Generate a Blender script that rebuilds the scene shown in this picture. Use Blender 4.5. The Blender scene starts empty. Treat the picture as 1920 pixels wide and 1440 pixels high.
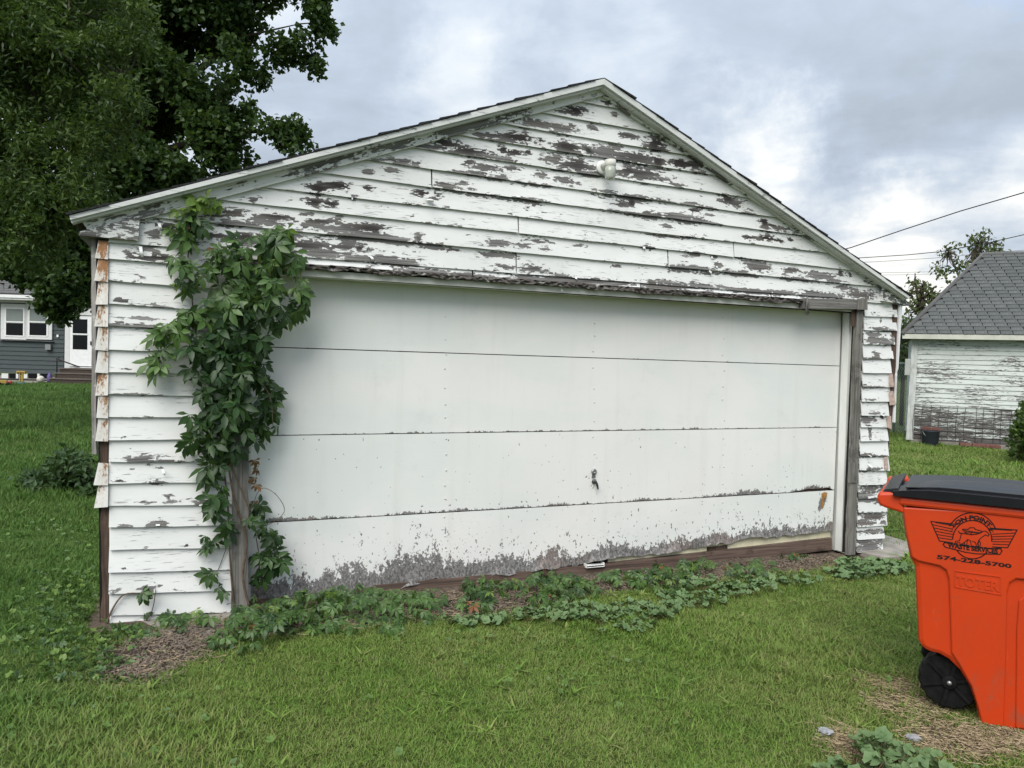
import bpy, bmesh, math, random
import numpy as np
from mathutils import Vector, Matrix, Euler
random.seed(7); RNG = np.random.default_rng(7)
SC = bpy.context.scene
COL = SC.collection
PI = math.pi
# ------------------------------------------------------------------ camera
FPX, CAMH = 1442.0, 1.55
ROLL, PITCH = math.radians(1.7), math.radians(1.8)
CAMROT = Matrix.Rotation(PI/2-PITCH, 3, 'X') @ Matrix.Rotation(ROLL, 3, 'Z')
CAMPOS = Vector((0, 0, CAMH))
cd = bpy.data.cameras.new('camera'); cam = bpy.data.objects.new('camera', cd); COL.objects.link(cam)
cd.sensor_fit = 'HORIZONTAL'; cd.sensor_width = 36; cd.lens = FPX/1920*36
cd.clip_start = .05; cd.clip_end = 6000
cam.matrix_world = Matrix.Translation(CAMPOS) @ CAMROT.to_4x4()
SC.camera = cam
SC.render.resolution_x, SC.render.resolution_y = 1024, 768
# ------------------------------------------------------------------ view, sun, sky
SC.view_settings.view_transform = 'Standard'; SC.view_settings.look = 'None'
SC.view_settings.gamma = 1; SC.view_settings.use_curve_mapping = False
SC.view_settings.exposure = 1.34
SUN_EL, SUN_AZ = math.radians(48), math.radians(200)     # azimuth measured clockwise from +Y
sl = bpy.data.lights.new('sun', 'SUN'); sun = bpy.data.objects.new('sun', sl); COL.objects.link(sun)
sl.energy = 1.5; sl.angle = math.radians(45); sl.color = (1, .96, .90)
sd = Vector((math.sin(SUN_AZ)*math.cos(SUN_EL), math.cos(SUN_AZ)*math.cos(SUN_EL), math.sin(SUN_EL)))
sun.rotation_euler = sd.to_track_quat('Z', 'Y').to_euler(); sun.location = (0, -10, 30)

def node(nt, typ, ins=None, **kw):
    n = nt.nodes.new(typ)
    for k, v in kw.items(): setattr(n, k, v)
    for k, v in (ins or {}).items():
        s = n.inputs[k]
        if isinstance(v, bpy.types.NodeSocket): nt.links.new(v, s)
        elif isinstance(v, bpy.types.Node): nt.links.new(v.outputs[0], s)
        else: s.default_value = v
    return n
def math_(nt, op, a, b=0.0, c=None, clamp=False):
    ins = {0: a, 1: b}
    if c is not None: ins[2] = c
    return node(nt, 'ShaderNodeMath', ins, operation=op, use_clamp=clamp).outputs[0]
def vmath(nt, op, a, b=(0, 0, 0)):
    return node(nt, 'ShaderNodeVectorMath', {0: a, 1: b}, operation=op)
def mix(nt, f, a, b, mode='MIX'):
    n = node(nt, 'ShaderNodeMix', None, data_type='RGBA', blend_type=mode)
    for i, v in ((0, f), (6, a), (7, b)):
        if isinstance(v, bpy.types.NodeSocket): nt.links.new(v, n.inputs[i])
        elif i == 0: n.inputs[i].default_value = v
        else: n.inputs[i].default_value = (*v[:3], 1)
    return n.outputs[2]
def ramp(nt, f, a, b, lo=0.0, hi=1.0, smooth=True):
    return node(nt, 'ShaderNodeMapRange', {0: f, 1: a, 2: b, 3: lo, 4: hi},
                interpolation_type='SMOOTHSTEP' if smooth else 'LINEAR').outputs[0]
def noise(nt, vec, scale=1.0, detail=4.0, rough=.55, dist=0.0):
    return node(nt, 'ShaderNodeTexNoise', {'Vector': vec, 'Scale': scale, 'Detail': detail, 'Roughness': rough, 'Distortion': dist}).outputs[0]
def scaled(nt, vec, s, loc=(0, 0, 0), rot=(0, 0, 0)):
    return node(nt, 'ShaderNodeMapping', {'Vector': vec, 'Scale': s, 'Location': loc, 'Rotation': rot}).outputs[0]

def pix_dir(px, py):
    return CAMROT @ Vector(((px-960)/FPX, (720-py)/FPX, -1))
W = bpy.data.worlds.new('World'); SC.world = W; W.use_nodes = True
nt = W.node_tree; nt.nodes.clear()
sky = node(nt, 'ShaderNodeTexSky', sky_type='NISHITA', sun_disc=False, sun_elevation=SUN_EL, sun_rotation=SUN_AZ)
dirn = node(nt, 'ShaderNodeTexCoord').outputs['Generated']
sep = node(nt, 'ShaderNodeSeparateXYZ', {0: dirn})
up = math_(nt, 'MAXIMUM', sep.outputs[2], 0.0)
inv = math_(nt, 'DIVIDE', 1.0, math_(nt, 'ADD', up, .16))
pl = node(nt, 'ShaderNodeVectorMath', {0: dirn, 'Scale': inv}, operation='SCALE').outputs[0]
pl = scaled(nt, pl, (1, 1, .35), loc=(3.1, 1.7, .4))
warp = node(nt, 'ShaderNodeTexNoise', {'Vector': pl, 'Scale': 1.6, 'Detail': 3.0}).outputs[1]
plw = vmath(nt, 'ADD', pl, node(nt, 'ShaderNodeVectorMath', {0: warp, 'Scale': .35}, operation='SCALE').outputs[0]).outputs[0]
n1 = noise(nt, plw, 1.15, 7, .56, .25)
n2 = noise(nt, scaled(nt, plw, (1, 1, 1), loc=(7, 3, 1)), 2.6, 8, .55, .1)
# individual cloud masses: direction, half width, brightness change
wd = vmath(nt, 'ADD', dirn, node(nt, 'ShaderNodeVectorMath', {0: vmath(nt, 'SUBTRACT', noise_c := node(nt, 'ShaderNodeTexNoise', {'Vector': dirn, 'Scale': 11.0, 'Detail': 7.0, 'Roughness': .62}).outputs[1], (.5, .5, .5)).outputs[0], 'Scale': .22}, operation='SCALE').outputs[0]).outputs[0]
tone = math_(nt, 'MULTIPLY_ADD', n1, 1.5, -.28)
tone = math_(nt, 'MULTIPLY_ADD', math_(nt, 'SUBTRACT', n2, .5), .85, tone)
for (px, py, w_, amp) in ((1440, 270, .06, .50), (1590, 430, .075, .42), (1760, 470, .10, .30), (1720, 190, .13, -.24), (840, 140, .10, .20),
                          (1620, 330, .05, -.18), (600, 250, .09, -.12), (720, 80, .05, -.22), (1000, 110, .05, -.16), (1270, 60, .12, -.14), (1180, 120, .07, .14), (1850, 500, .08, .1)):
    d = pix_dir(px, py).normalized()
    dist = vmath(nt, 'DISTANCE', wd, tuple(d)).outputs['Value']
    g = ramp(nt, dist, w_*1.9, 0.0, 0.0, amp)
    tone = math_(nt, 'ADD', tone, g)
cr = node(nt, 'ShaderNodeValToRGB', {0: tone})
els = cr.color_ramp.elements
els[0].position = .10; els[0].color = (.36, .415, .48, 1)
els[1].position = .95; els[1].color = (.90, .90, .87, 1)
e = els.new(.36); e.color = (.425, .49, .585, 1)
e = els.new(.56); e.color = (.53, .595, .675, 1)
e = els.new(.76); e.color = (.68, .72, .76, 1)
gap = ramp(nt, noise(nt, scaled(nt, plw, (1, 1, 1), loc=(-4, 9, 2)), 1.9, 6, .55), .60, .72, 0.0, .35)
cloud = node(nt, 'ShaderNodeVectorMath', {0: cr.outputs[0], 'Scale': math_(nt, 'MULTIPLY_ADD', up, 2.8, 3.5)}, operation='SCALE').outputs[0]
skyc = mix(nt, gap, cloud, sky.outputs[0])
bg = node(nt, 'ShaderNodeBackground', {'Color': skyc, 'Strength': .12})
node(nt, 'ShaderNodeOutputWorld', {'Surface': bg.outputs[0]})
# ------------------------------------------------------------------ mapping of picture points on real planes
def ground(px, py, z=0.0):
    d = pix_dir(px, py); return CAMPOS + d*((z-CAMH)/d.z)
def at_depth(px, py, dist):
    d = pix_dir(px, py); return CAMPOS + d*(dist/d.y)
class Plane:
    """vertical plane: s along it, y behind it, z up"""
    def __init__(s, origin, direction):
        s.o = Vector(origin); s.u = Vector((direction[0], direction[1], 0)).normalized()
        s.n = Vector((-s.u.y, s.u.x, 0)); s.rot = math.atan2(s.u.y, s.u.x)
    def __call__(s, px, py, y=0.0):
        d = pix_dir(px, py); t = (y-(CAMPOS-s.o).dot(s.n))/d.dot(s.n)
        p = CAMPOS + d*t - s.o
        return (p.dot(s.u), p.z - s.o.z)
    def world(s, a, y, z): return s.o + s.u*a + s.n*y + Vector((0, 0, z))
# ------------------------------------------------------------------ objects
def tag(o, label=None, cat=None, group=None, kind=None):
    for k, v in (('label', label), ('category', cat), ('group', group), ('kind', kind)):
        if v: o[k] = v
    return o
def empty(name, loc=(0, 0, 0), rz=0.0, **kw):
    o = bpy.data.objects.new(name, None); COL.objects.link(o); o.location = loc; o.rotation_euler = (0, 0, rz)
    o.empty_display_size = .2
    return tag(o, **kw)
class MB:
    def __init__(s): s.v = []; s.f = []; s.m = []; s.sm = []
    def add(s, vs, fs, mi=0, smooth=False):
        b = len(s.v); s.v += [tuple(v) for v in vs]
        s.f += [tuple(b+i for i in f) for f in fs]; s.m += [mi]*len(fs); s.sm += [smooth]*len(fs)
    def box(s, x0, x1, y0, y1, z0, z1, mi=0):
        s.hexa([(x0, y0, z0), (x1, y0, z0), (x1, y1, z0), (x0, y1, z0), (x0, y0, z1), (x1, y0, z1), (x1, y1, z1), (x0, y1, z1)], mi)
    def hexa(s, v, mi=0):
        s.add(v, [(0, 3, 2, 1), (4, 5, 6, 7), (0, 1, 5, 4), (1, 2, 6, 5), (2, 3, 7, 6), (3, 0, 4, 7)], mi)
    def prism(s, poly, y0, y1, mi=0):
        """poly of (x,z), counter-clockwise seen from -y; extruded y0 (front) .. y1 (back)"""
        n = len(poly)
        s.add([(x, y0, z) for x, z in poly]+[(x, y1, z) for x, z in poly],
              [tuple(range(n)), tuple(range(2*n-1, n-1, -1))]+[(i, i+n, (i+1) % n+n, (i+1) % n) for i in range(n)], mi)
    def tube(s, pts, rad, n=6, mi=0, cap=True):
        pts = [Vector(p) for p in pts]; rs = rad if isinstance(rad, (list, tuple)) else [rad]*len(pts)
        rings = []; ref = Vector((0.13, .31, .94))
        for i, p in enumerate(pts):
            t = (pts[min(i+1, len(pts)-1)]-pts[max(i-1, 0)])
            t = t.normalized() if t.length > 1e-9 else Vector((0, 0, 1))
            a = t.cross(ref); a = a.normalized() if a.length > 1e-3 else t.orthogonal().normalized()
            b = t.cross(a)
            rings += [p+(a*math.cos(2*PI*k/n)+b*math.sin(2*PI*k/n))*rs[i] for k in range(n)]
        fs = [(i*n+k, i*n+(k+1) % n, (i+1)*n+(k+1) % n, (i+1)*n+k) for i in range(len(pts)-1) for k in range(n)]
        if cap: fs += [tuple(range(n-1, -1, -1)), tuple(range((len(pts)-1)*n, len(pts)*n))]
        s.add(rings, fs, mi, True)
    def lathe(s, prof, center, axis='Z', n=20, mi=0):
        vs = []
        for r, h in prof:
            for k in range(n):
                c, d = r*math.cos(2*PI*k/n), r*math.sin(2*PI*k/n)
                v = {'Z': (c, d, h), 'Y': (c, h, d), 'X': (h, c, d)}[axis]
                vs.append(Vector(v)+Vector(center))
        fs = [(i*n+k, i*n+(k+1) % n, (i+1)*n+(k+1) % n, (i+1)*n+k) for i in range(len(prof)-1) for k in range(n)]
        fs += [tuple(range(n-1, -1, -1)), tuple(range((len(prof)-1)*n, len(prof)*n))]
        s.add(vs, fs, mi, True)
    def mesh(s, name, mats):
        me = bpy.data.meshes.new(name); me.from_pydata(s.v, [], s.f)
        for m in (mats if isinstance(mats, (list, tuple)) else [mats]): me.materials.append(m)
        me.polygons.foreach_set('material_index', s.m); me.polygons.foreach_set('use_smooth', s.sm)
        bm = bmesh.new(); bm.from_mesh(me); bmesh.ops.recalc_face_normals(bm, faces=bm.faces); bm.to_mesh(me); bm.free()
        me.update(); return me
    def build(s, name, mats, parent=None, bevel=0, **kw):
        return link(name, s.mesh(name, mats), parent, bevel, **kw)
def link(name, me, parent=None, bevel=0, **kw):
    o = bpy.data.objects.new(name, me); COL.objects.link(o)
    if parent: o.parent = parent
    if bevel:
        b = o.modifiers.new('bevel', 'BEVEL'); b.width = bevel; b.segments = 2; b.limit_method = 'ANGLE'; b.angle_limit = math.radians(35)
    return tag(o, **kw)
def np_mesh(name, V, Fc, mats, attrs=None, smooth=False):
    """V (n,3); Fc (m,k) all same k; attrs: name -> (n,) floats"""
    V = np.asarray(V, np.float32); Fc = np.asarray(Fc, np.int32); m, k = Fc.shape
    me = bpy.data.meshes.new(name)
    me.vertices.add(len(V)); me.vertices.foreach_set('co', V.ravel())
    me.loops.add(m*k); me.loops.foreach_set('vertex_index', Fc.ravel())
    me.polygons.add(m); me.polygons.foreach_set('loop_start', np.arange(m, dtype=np.int32)*k)
    me.polygons.foreach_set('loop_total', np.full(m, k, np.int32))
    me.polygons.foreach_set('use_smooth', np.full(m, smooth, bool))
    for m_ in (mats if isinstance(mats, (list, tuple)) else [mats]): me.materials.append(m_)
    for an, av in (attrs or {}).items():
        at = me.attributes.new(an, 'FLOAT', 'POINT'); at.data.foreach_set('value', np.asarray(av, np.float32))
    me.update(calc_edges=True); return me
# ------------------------------------------------------------------ materials
def new_mat(name):
    m = bpy.data.materials.new(name); m.use_nodes = True; nt = m.node_tree; nt.nodes.clear(); return m, nt
def finish(nt, color, rough=.8, bump=None, bs=.3, bd=.01, spec=.3, metal=0.0, **kw):
    p = node(nt, 'ShaderNodeBsdfPrincipled', {'Roughness': rough, 'Metallic': metal, 'Specular IOR Level': spec, **kw})
    if isinstance(color, bpy.types.NodeSocket): nt.links.new(color, p.inputs['Base Color'])
    else: p.inputs['Base Color'].default_value = (*color[:3], 1)
    if bump is not None:
        b = node(nt, 'ShaderNodeBump', {'Height': bump, 'Strength': bs, 'Distance': bd}); nt.links.new(b.outputs[0], p.inputs['Normal'])
    node(nt, 'ShaderNodeOutputMaterial', {'Surface': p.outputs[0]}); return p
def plain(name, color, rough=.6, var=.12, scale=6, spec=.3, metal=0, bumpy=0.0, stretch=(1, 1, 1)):
    m, nt = new_mat(name); tc = node(nt, 'ShaderNodeTexCoord').outputs['Object']
    n = noise(nt, scaled(nt, tc, stretch), scale, 5, .6)
    c = mix(nt, ramp(nt, n, .3, .7, 0, 1), [x*(1-var) for x in color], [min(1, x*(1+var)) for x in color])
    finish(nt, c, rough, n if bumpy else None, bumpy, .01, spec, metal); return m
def attr(nt, name): return node(nt, 'ShaderNodeAttribute', attribute_name=name).outputs['Fac']
def paint_mat(name, white=(.76, .765, .75), rot=0.0, amount=0.0, grain=1.0, brown=.35):
    """old oil paint flaking off weathered wood; grain runs along local x turned by rot about y"""
    m, nt = new_mat(name)
    tc = node(nt, 'ShaderNodeTexCoord').outputs['Object']
    rnd = node(nt, 'ShaderNodeObjectInfo').outputs['Random']
    off = node(nt, 'ShaderNodeCombineXYZ', {0: math_(nt, 'MULTIPLY', rnd, 37.0), 1: 0.0, 2: math_(nt, 'MULTIPLY', rnd, 11.0)}).outputs[0]
    P = scaled(nt, tc, (1, 1, 1), rot=(0, rot, 0)); PO = vmath(nt, 'ADD', P, off).outputs[0]
    a1 = noise(nt, scaled(nt, PO, (6.5*grain, 1, 34)), 1.0, 8, .63, .2)
    a3 = node(nt, 'ShaderNodeTexVoronoi', {'Vector': scaled(nt, PO, (34*grain, 1, 74)), 'Scale': 1.0}, distance='CHEBYCHEV').outputs[1]
    a3 = node(nt, 'ShaderNodeSeparateXYZ', {0: a3}).outputs[0]
    a2 = noise(nt, scaled(nt, PO, (26, 1, 130)), 1.0, 4, .6)
    peel, dark = attr(nt, 'peel'), attr(nt, 'dark')
    v = math_(nt, 'MULTIPLY_ADD', math_(nt, 'SUBTRACT', a1, .5), 2.7, peel)
    v = math_(nt, 'MULTIPLY_ADD', math_(nt, 'SUBTRACT', a2, .5), .9, v)
    v = math_(nt, 'MULTIPLY_ADD', math_(nt, 'SUBTRACT', a3, .5), .62, v); v = math_(nt, 'ADD', v, amount)
    bare = ramp(nt, v, .495, .515)
    rim = ramp(nt, v, .40, .50)                         # lifted paint edge just outside the bare wood
    # wood
    g1 = noise(nt, scaled(nt, PO, (2.2, 1, 90)), 1.0, 6, .65, .5)
    g2 = noise(nt, scaled(nt, PO, (1.5, 1, 9)), 1.0, 4, .6)
    wood = mix(nt, ramp(nt, g1, .32, .68), (.080, .078, .075), (.265, .26, .25))
    wood = mix(nt, math_(nt, 'MULTIPLY', ramp(nt, g2, .5, .68), brown), wood, (.10, .065, .045))
    wood = mix(nt, math_(nt, 'MULTIPLY', dark, ramp(nt, g2, .2, .5, .75, 1.0)), wood, (.034, .029, .027))
    # paint
    d1 = noise(nt, scaled(nt, PO, (1.4, 1, 3)), 1.0, 5, .6)
    pc = mix(nt, ramp(nt, d1, .35, .75), white, [white[0]*.86, white[1]*.87, white[2]*.86])
    ck = noise(nt, scaled(nt, PO, (9, 1, 170)), 1.0, 3, .6, .4)
    ckm = noise(nt, scaled(nt, PO, (2.3, 1, 8), loc=(5, 0, 3)), 1.0, 3, .5)
    crack = math_(nt, 'MULTIPLY', ramp(nt, ck, .60, .66), ramp(nt, ckm, .46, .56))
    pc = mix(nt, math_(nt, 'MULTIPLY', crack, .7), pc, (.14, .135, .13))
    gr = ramp(nt, noise(nt, scaled(nt, PO, (30, 1, 12)), 1.0, 5, .65), .62, .75, 0, .22)
    pc = mix(nt, gr, pc, (.38, .38, .36))
    c = mix(nt, bare, pc, wood)
    h = math_(nt, 'MULTIPLY_ADD', bare, -1.0, math_(nt, 'MULTIPLY', rim, .8))
    h = math_(nt, 'ADD', h, math_(nt, 'MULTIPLY', g1, .35)); h = math_(nt, 'MULTIPLY_ADD', crack, -.6, h)
    r = ramp(nt, bare, 0, 1, .55, .9)
    finish(nt, c, r, h, .55, .004, .3); return m
def wood_mat(name, c0, c1, axis='x', rough=.88, lichen=0.0):
    m, nt = new_mat(name); tc = node(nt, 'ShaderNodeTexCoord').outputs['Object']
    st = {'x': (2, 60, 60), 'z': (60, 60, 2), 'y': (60, 2, 60)}[axis]
    g = noise(nt, scaled(nt, tc, st), 1.0, 6, .65, .6)
    g2 = noise(nt, tc, 5.0, 4, .6)
    c = mix(nt, ramp(nt, g, .3, .7), c0, c1)
    c = mix(nt, ramp(nt, g2, .55, .72, 0, .6), c, [x*.35 for x in c0])
    if lichen: c = mix(nt, ramp(nt, noise(nt, tc, 14.0, 5, .7), .58, .66, 0, lichen), c, (.72, .72, .70))
    finish(nt, c, rough, g, .6, .01, .2); return m
def leaf_mat(name, ca, cb, trans=.3, rough=.5, spec=.35, objvar=.5):
    m, nt = new_mat(name)
    t = attr(nt, 'tint'); rnd = node(nt, 'ShaderNodeObjectInfo').outputs['Random']
    f = math_(nt, 'ADD', t, math_(nt, 'MULTIPLY', math_(nt, 'SUBTRACT', rnd, .5), objvar), clamp=True)
    c = mix(nt, f, ca, cb)
    p = node(nt, 'ShaderNodeBsdfPrincipled', {'Base Color': c, 'Roughness': rough, 'Specular IOR Level': spec})
    tr = node(nt, 'ShaderNodeBsdfTranslucent', {'Color': mix(nt, .5, c, (.12, .20, .02))})
    s = node(nt, 'ShaderNodeMixShader', {0: trans, 1: p.outputs[0], 2: tr.outputs[0]})
    node(nt, 'ShaderNodeOutputMaterial', {'Surface': s.outputs[0]}); return m
M = {}
M['paint'] = paint_mat('peeling_white_paint')
M['paint_low'] = paint_mat('worn_white_paint', amount=-.06)
M['grey_wood'] = wood_mat('grey_weathered_wood', (.10, .095, .09), (.235, .225, .21))
M['grey_wood_z'] = wood_mat('grey_weathered_post', (.10, .095, .085), (.26, .25, .225), 'z')
M['dark_wood'] = wood_mat('dark_rotten_wood', (.035, .030, .028), (.16, .145, .135), 'x', lichen=.5)
M['brown_wood'] = wood_mat('brown_bare_wood', (.05, .035, .028), (.14, .095, .07), 'z')
M['sill_wood'] = wood_mat('sill_brown_wood', (.07, .05, .042), (.17, .12, .095), 'x')
M['black'] = plain('black_paper', (.010, .010, .010), .8)
M['jamb'] = plain('jamb_white_paint', (.70, .71, .68), .55, .06, 5, stretch=(3, 3, .6))
M['mould'] = plain('soiled_white_moulding', (.60, .60, .55), .6, .1, 8)
M['trim_white'] = plain('white_trim', (.76, .77, .77), .5, .05, 7)
M['foam'] = plain('cream_weather_strip', (.72, .68, .48), .7, .12, 14)
M['shingle_dark'] = plain('black_roof_shingle', (.030, .030, .032), .95, .35, 40, .15, bumpy=.4)
M['metal_grey'] = plain('dull_metal', (.32, .33, .32), .45, .15, 30, .5, .8)
M['white_metal'] = plain('white_enamel', (.72, .72, .70), .4, .05, 8)
M['concrete'] = plain('weathered_concrete', (.27, .25, .22), .9, .2, 9, .2, bumpy=.3)
# ------------------------------------------------------------------ the garage
PL = ground(200, 1170); PR = ground(1652, 1034)
FAC = Plane(PL, PR-PL)
garage = empty('garage', FAC.o, FAC.rot, label='weathered white clapboard garage with peeling paint and a wide overhead door', cat='garage')
GW = (PR-PL).length
def F(px, py, y=0.0): return FAC(px, py, y)
def lerp(a, b, t): return a+(b-a)*t
def line(p, q): return lambda x: p[1]+(q[1]-p[1])*(x-p[0])/(q[0]-p[0])
# bare patches seen on the boards: picture x, y, half width, half height, strength, darkness
PATCH = []
def patches(ox, oy, sc, rows):
    for r in rows:
        x, y, rx, ry = r[:4]; dk = r[4] if len(r) > 4 else 0.0
        (s, z) = F(ox+x/sc, oy+y/sc); s2 = F(ox+(x+rx)/sc, oy+y/sc)[0]; z2 = F(ox+x/sc, oy+(y-ry)/sc)[1]
        PATCH.append((s, z, abs(s2-s), abs(z2-z), dk))
patches(640, 120, 2.909, [(1440, 213, 38, 13, .6), (1275, 258, 55, 26, .9), (1200, 265, 45, 10), (1060, 330, 130, 24), (1200, 355, 90, 26), (1370, 345, 28, 20), (1490, 277, 20, 7),
    (1560, 395, 48, 16, .6), (1705, 438, 52, 36, 1), (820, 398, 85, 14, .5), (960, 402, 90, 25, 1), (1080, 415, 25, 8, 1), (1230, 455, 82, 30, .9), (1440, 480, 150, 30, .3), (1600, 520, 160, 38, .6), (1720, 535, 35, 30, .9), (1500, 460, 40, 16),
    (1840, 550, 62, 25, .9), (1150, 520, 60, 25), (1280, 555, 95, 40, .7), (1200, 575, 50, 14), (1620, 600, 130, 40, .6), (1560, 580, 60, 25, .7), (1350, 605, 90, 12), (570, 440, 80, 28, .9), (680, 475, 100, 25, .8), (740, 500, 70, 20, .3), (480, 455, 45, 10), (880, 465, 28, 22, 1), (930, 480, 60, 16, 1), (1015, 482, 16, 16, 1), (850, 510, 90, 8),
    (320, 532, 70, 18, .2), (400, 550, 26, 12), (260, 525, 40, 9), (690, 540, 30, 12, .6), (790, 570, 95, 18, .3), (920, 570, 48, 13), (700, 600, 80, 10), (850, 625, 80, 14), (1220, 642, 75, 18), (1000, 652, 120, 9), (1090, 605, 32, 16), (1110, 665, 50, 8),
    (140, 592, 30, 18), (262, 583, 40, 15), (20, 675, 28, 20, 1), (142, 682, 22, 15, .9), (190, 677, 22, 4), (440, 705, 48, 22, 1), (515, 718, 35, 18, .7), (560, 665, 50, 15), (655, 655, 44, 13), (600, 685, 110, 14), (760, 715, 100, 14), (1000, 745, 105, 17), (960, 740, 80, 10), (1580, 735, 140, 18, .3), (1420, 695, 60, 7), (1520, 772, 45, 13, .3), (1580, 755, 18, 20, 1),
    (1840, 838, 90, 25), (1700, 828, 50, 15), (1600, 825, 120, 7), (1780, 886, 30, 11), (1830, 665, 50, 12), (1890, 765, 30, 8), (1910, 800, 12, 10, .9), (1008, 788, 10, 6, .6), (382, 832, 10, 6, .6), (160, 900, 90, 26, .9), (30, 885, 40, 14), (100, 945, 130, 22, .3), (280, 970, 120, 18), (420, 958, 24, 26, .4), (480, 995, 90, 16), (610, 1018, 40, 8), (40, 985, 40, 22, .3), (100, 1002, 45, 14, .9),
    (860, 980, 100, 16), (990, 992, 40, 12, .3), (1100, 1010, 25, 8), (860, 1040, 90, 14), (780, 1040, 60, 7), (1060, 965, 90, 9), (1290, 988, 40, 6), (1670, 1005, 30, 10), (880, 1108, 48, 12, .3), (1050, 1122, 70, 26, .4), (1010, 1165, 60, 14), (1200, 1180, 200, 20, .2), (1450, 1195, 150, 18), (1500, 1102, 28, 11), (250, 1065, 130, 24, .1), (60, 1060, 60, 14), (350, 1090, 60, 12), (480, 1140, 150, 16), (640, 1155, 120, 14, .3), (760, 1165, 90, 12), (1250, 1225, 120, 12), (1500, 1225, 110, 14, .2), (1850, 1115, 70, 24), (1800, 1200, 140, 14), (320, 250, 20, 8)])
patches(1200, 240, 3.4286, [(310, 240, 70, 24, .8), (250, 215, 60, 14, .9), (390, 290, 50, 10), (575, 470, 72, 28, .3), (560, 460, 40, 20, 1), (610, 495, 36, 14), (350, 535, 26, 13, .9), (445, 560, 35, 6), (790, 605, 30, 22, 1), (845, 628, 26, 6, .7), (790, 650, 42, 14), (905, 655, 45, 20), (985, 682, 40, 9),
    (690, 705, 65, 10, .8), (810, 708, 60, 20, 1), (885, 725, 26, 16, 1), (960, 718, 12, 13, 1), (180, 632, 34, 14), (60, 560, 50, 18), (200, 575, 34, 22), (300, 595, 110, 18), (420, 612, 70, 10), (330, 492, 50, 8), (250, 375, 42, 16), (420, 520, 50, 7), (680, 552, 40, 6), (40, 570, 60, 14), (130, 695, 130, 8),
    (320, 905, 115, 24), (490, 880, 22, 16), (430, 935, 60, 12), (740, 895, 85, 28), (650, 940, 110, 18), (960, 912, 46, 22, .4), (1150, 950, 95, 24), (1000, 972, 120, 12), (1230, 985, 90, 16), (1280, 932, 16, 20, .7), (1335, 940, 20, 14, .7), (1440, 985, 28, 9), (1360, 1035, 35, 10), (1410, 1070, 85, 32, .2), (1150, 1072, 140, 20, .2), (1290, 1025, 30, 14), (360, 1015, 170, 18), (130, 1018, 130, 18), (700, 1050, 140, 14), (880, 1058, 90, 14), (300, 1065, 250, 12, .3), (600, 1085, 200, 9, .3), (1060, 1080, 60, 10),
    (340, 815, 50, 14), (470, 832, 22, 10), (640, 840, 40, 8), (740, 858, 80, 10), (60, 770, 30, 7), (330, 700, 70, 6), (700, 525, 14, 5)])
patches(100, 340, 3.2, [(1590, 50, 60, 40, 1), (1700, 25, 70, 26, 1), (1760, 40, 30, 12, 1), (1570, 130, 70, 22, 1), (1665, 140, 55, 20, 1), (1885, 45, 24, 18, .3), (1195, 120, 28, 16, .2), (1130, 100, 12, 14), (1420, 112, 14, 8), (1800, 95, 24, 14), (1530, 195, 30, 9), (1070, 195, 90, 22, .5), (1340, 215, 110, 14, .8), (1270, 240, 140, 22), (1600, 240, 90, 18, .7), (1700, 240, 40, 22, .3), (1850, 285, 95, 30, .5), (1700, 290, 200, 16), (1080, 255, 110, 16), (950, 220, 50, 8),
    (700, 285, 80, 34, .9), (960, 325, 190, 18, .7), (1160, 335, 130, 22, .9), (600, 330, 34, 22), (590, 240, 60, 14), (1450, 330, 40, 14), (1600, 350, 60, 12, .3), (1500, 385, 170, 22, .8), (1750, 395, 130, 14, .6), (1620, 435, 190, 20), (1850, 460, 100, 16), (1300, 360, 120, 28, .5), (1150, 365, 120, 22, .4),
    (590, 412, 62, 32), (640, 460, 130, 22, .8), (500, 460, 70, 14, .7), (445, 425, 30, 9), (930, 490, 40, 18, .9), (860, 375, 60, 8), (420, 718, 62, 10, .7), (620, 745, 110, 10), (510, 822, 160, 8), (500, 868, 170, 12), (440, 1132, 24, 5, .7), (560, 1275, 120, 6), (410, 1270, 50, 5), (480, 580, 80, 4, .5)])
patches(100, 780, 2.77, [(480, 212, 75, 24, .1), (420, 225, 50, 8), (600, 228, 130, 6), (510, 266, 72, 7, .6), (345, 330, 30, 5, .7), (540, 340, 45, 11), (600, 410, 36, 6), (610, 441, 46, 13), (780, 440, 64, 15), (470, 445, 24, 12), (520, 560, 24, 16), (560, 552, 24, 22), (490, 898, 66, 20), (325, 908, 30, 13), (628, 898, 34, 9), (375, 680, 12, 4, .8), (475, 683, 22, 7), (600, 663, 8, 5, .8), (692, 668, 8, 5, .8), (375, 795, 12, 5, .9), (370, 105, 10, 5, .9), (600, 1062, 130, 14, .9), (760, 1068, 60, 14, .9), (470, 450, 60, 7), (700, 905, 60, 5), (375, 565, 40, 5)])
patches(1440, 540, 4.0, [(800, 352, 60, 14), (790, 385, 90, 26), (880, 410, 40, 12), (795, 492, 30, 12), (800, 515, 20, 16), (830, 306, 80, 9), (880, 318, 50, 6), (840, 250, 8, 16, .3), (790, 945, 65, 12), (745, 990, 48, 24), (710, 975, 30, 12), (850, 965, 20, 10, 1), (735, 1035, 22, 6), (755, 1080, 9, 50), (770, 845, 50, 7), (750, 740, 90, 6), (730, 1255, 60, 12), (790, 1355, 80, 12), (720, 1370, 50, 8), (780, 190, 30, 4), (925, 210, 10, 12), (925, 380, 12, 30), (840, 1260, 40, 5)])
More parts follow.
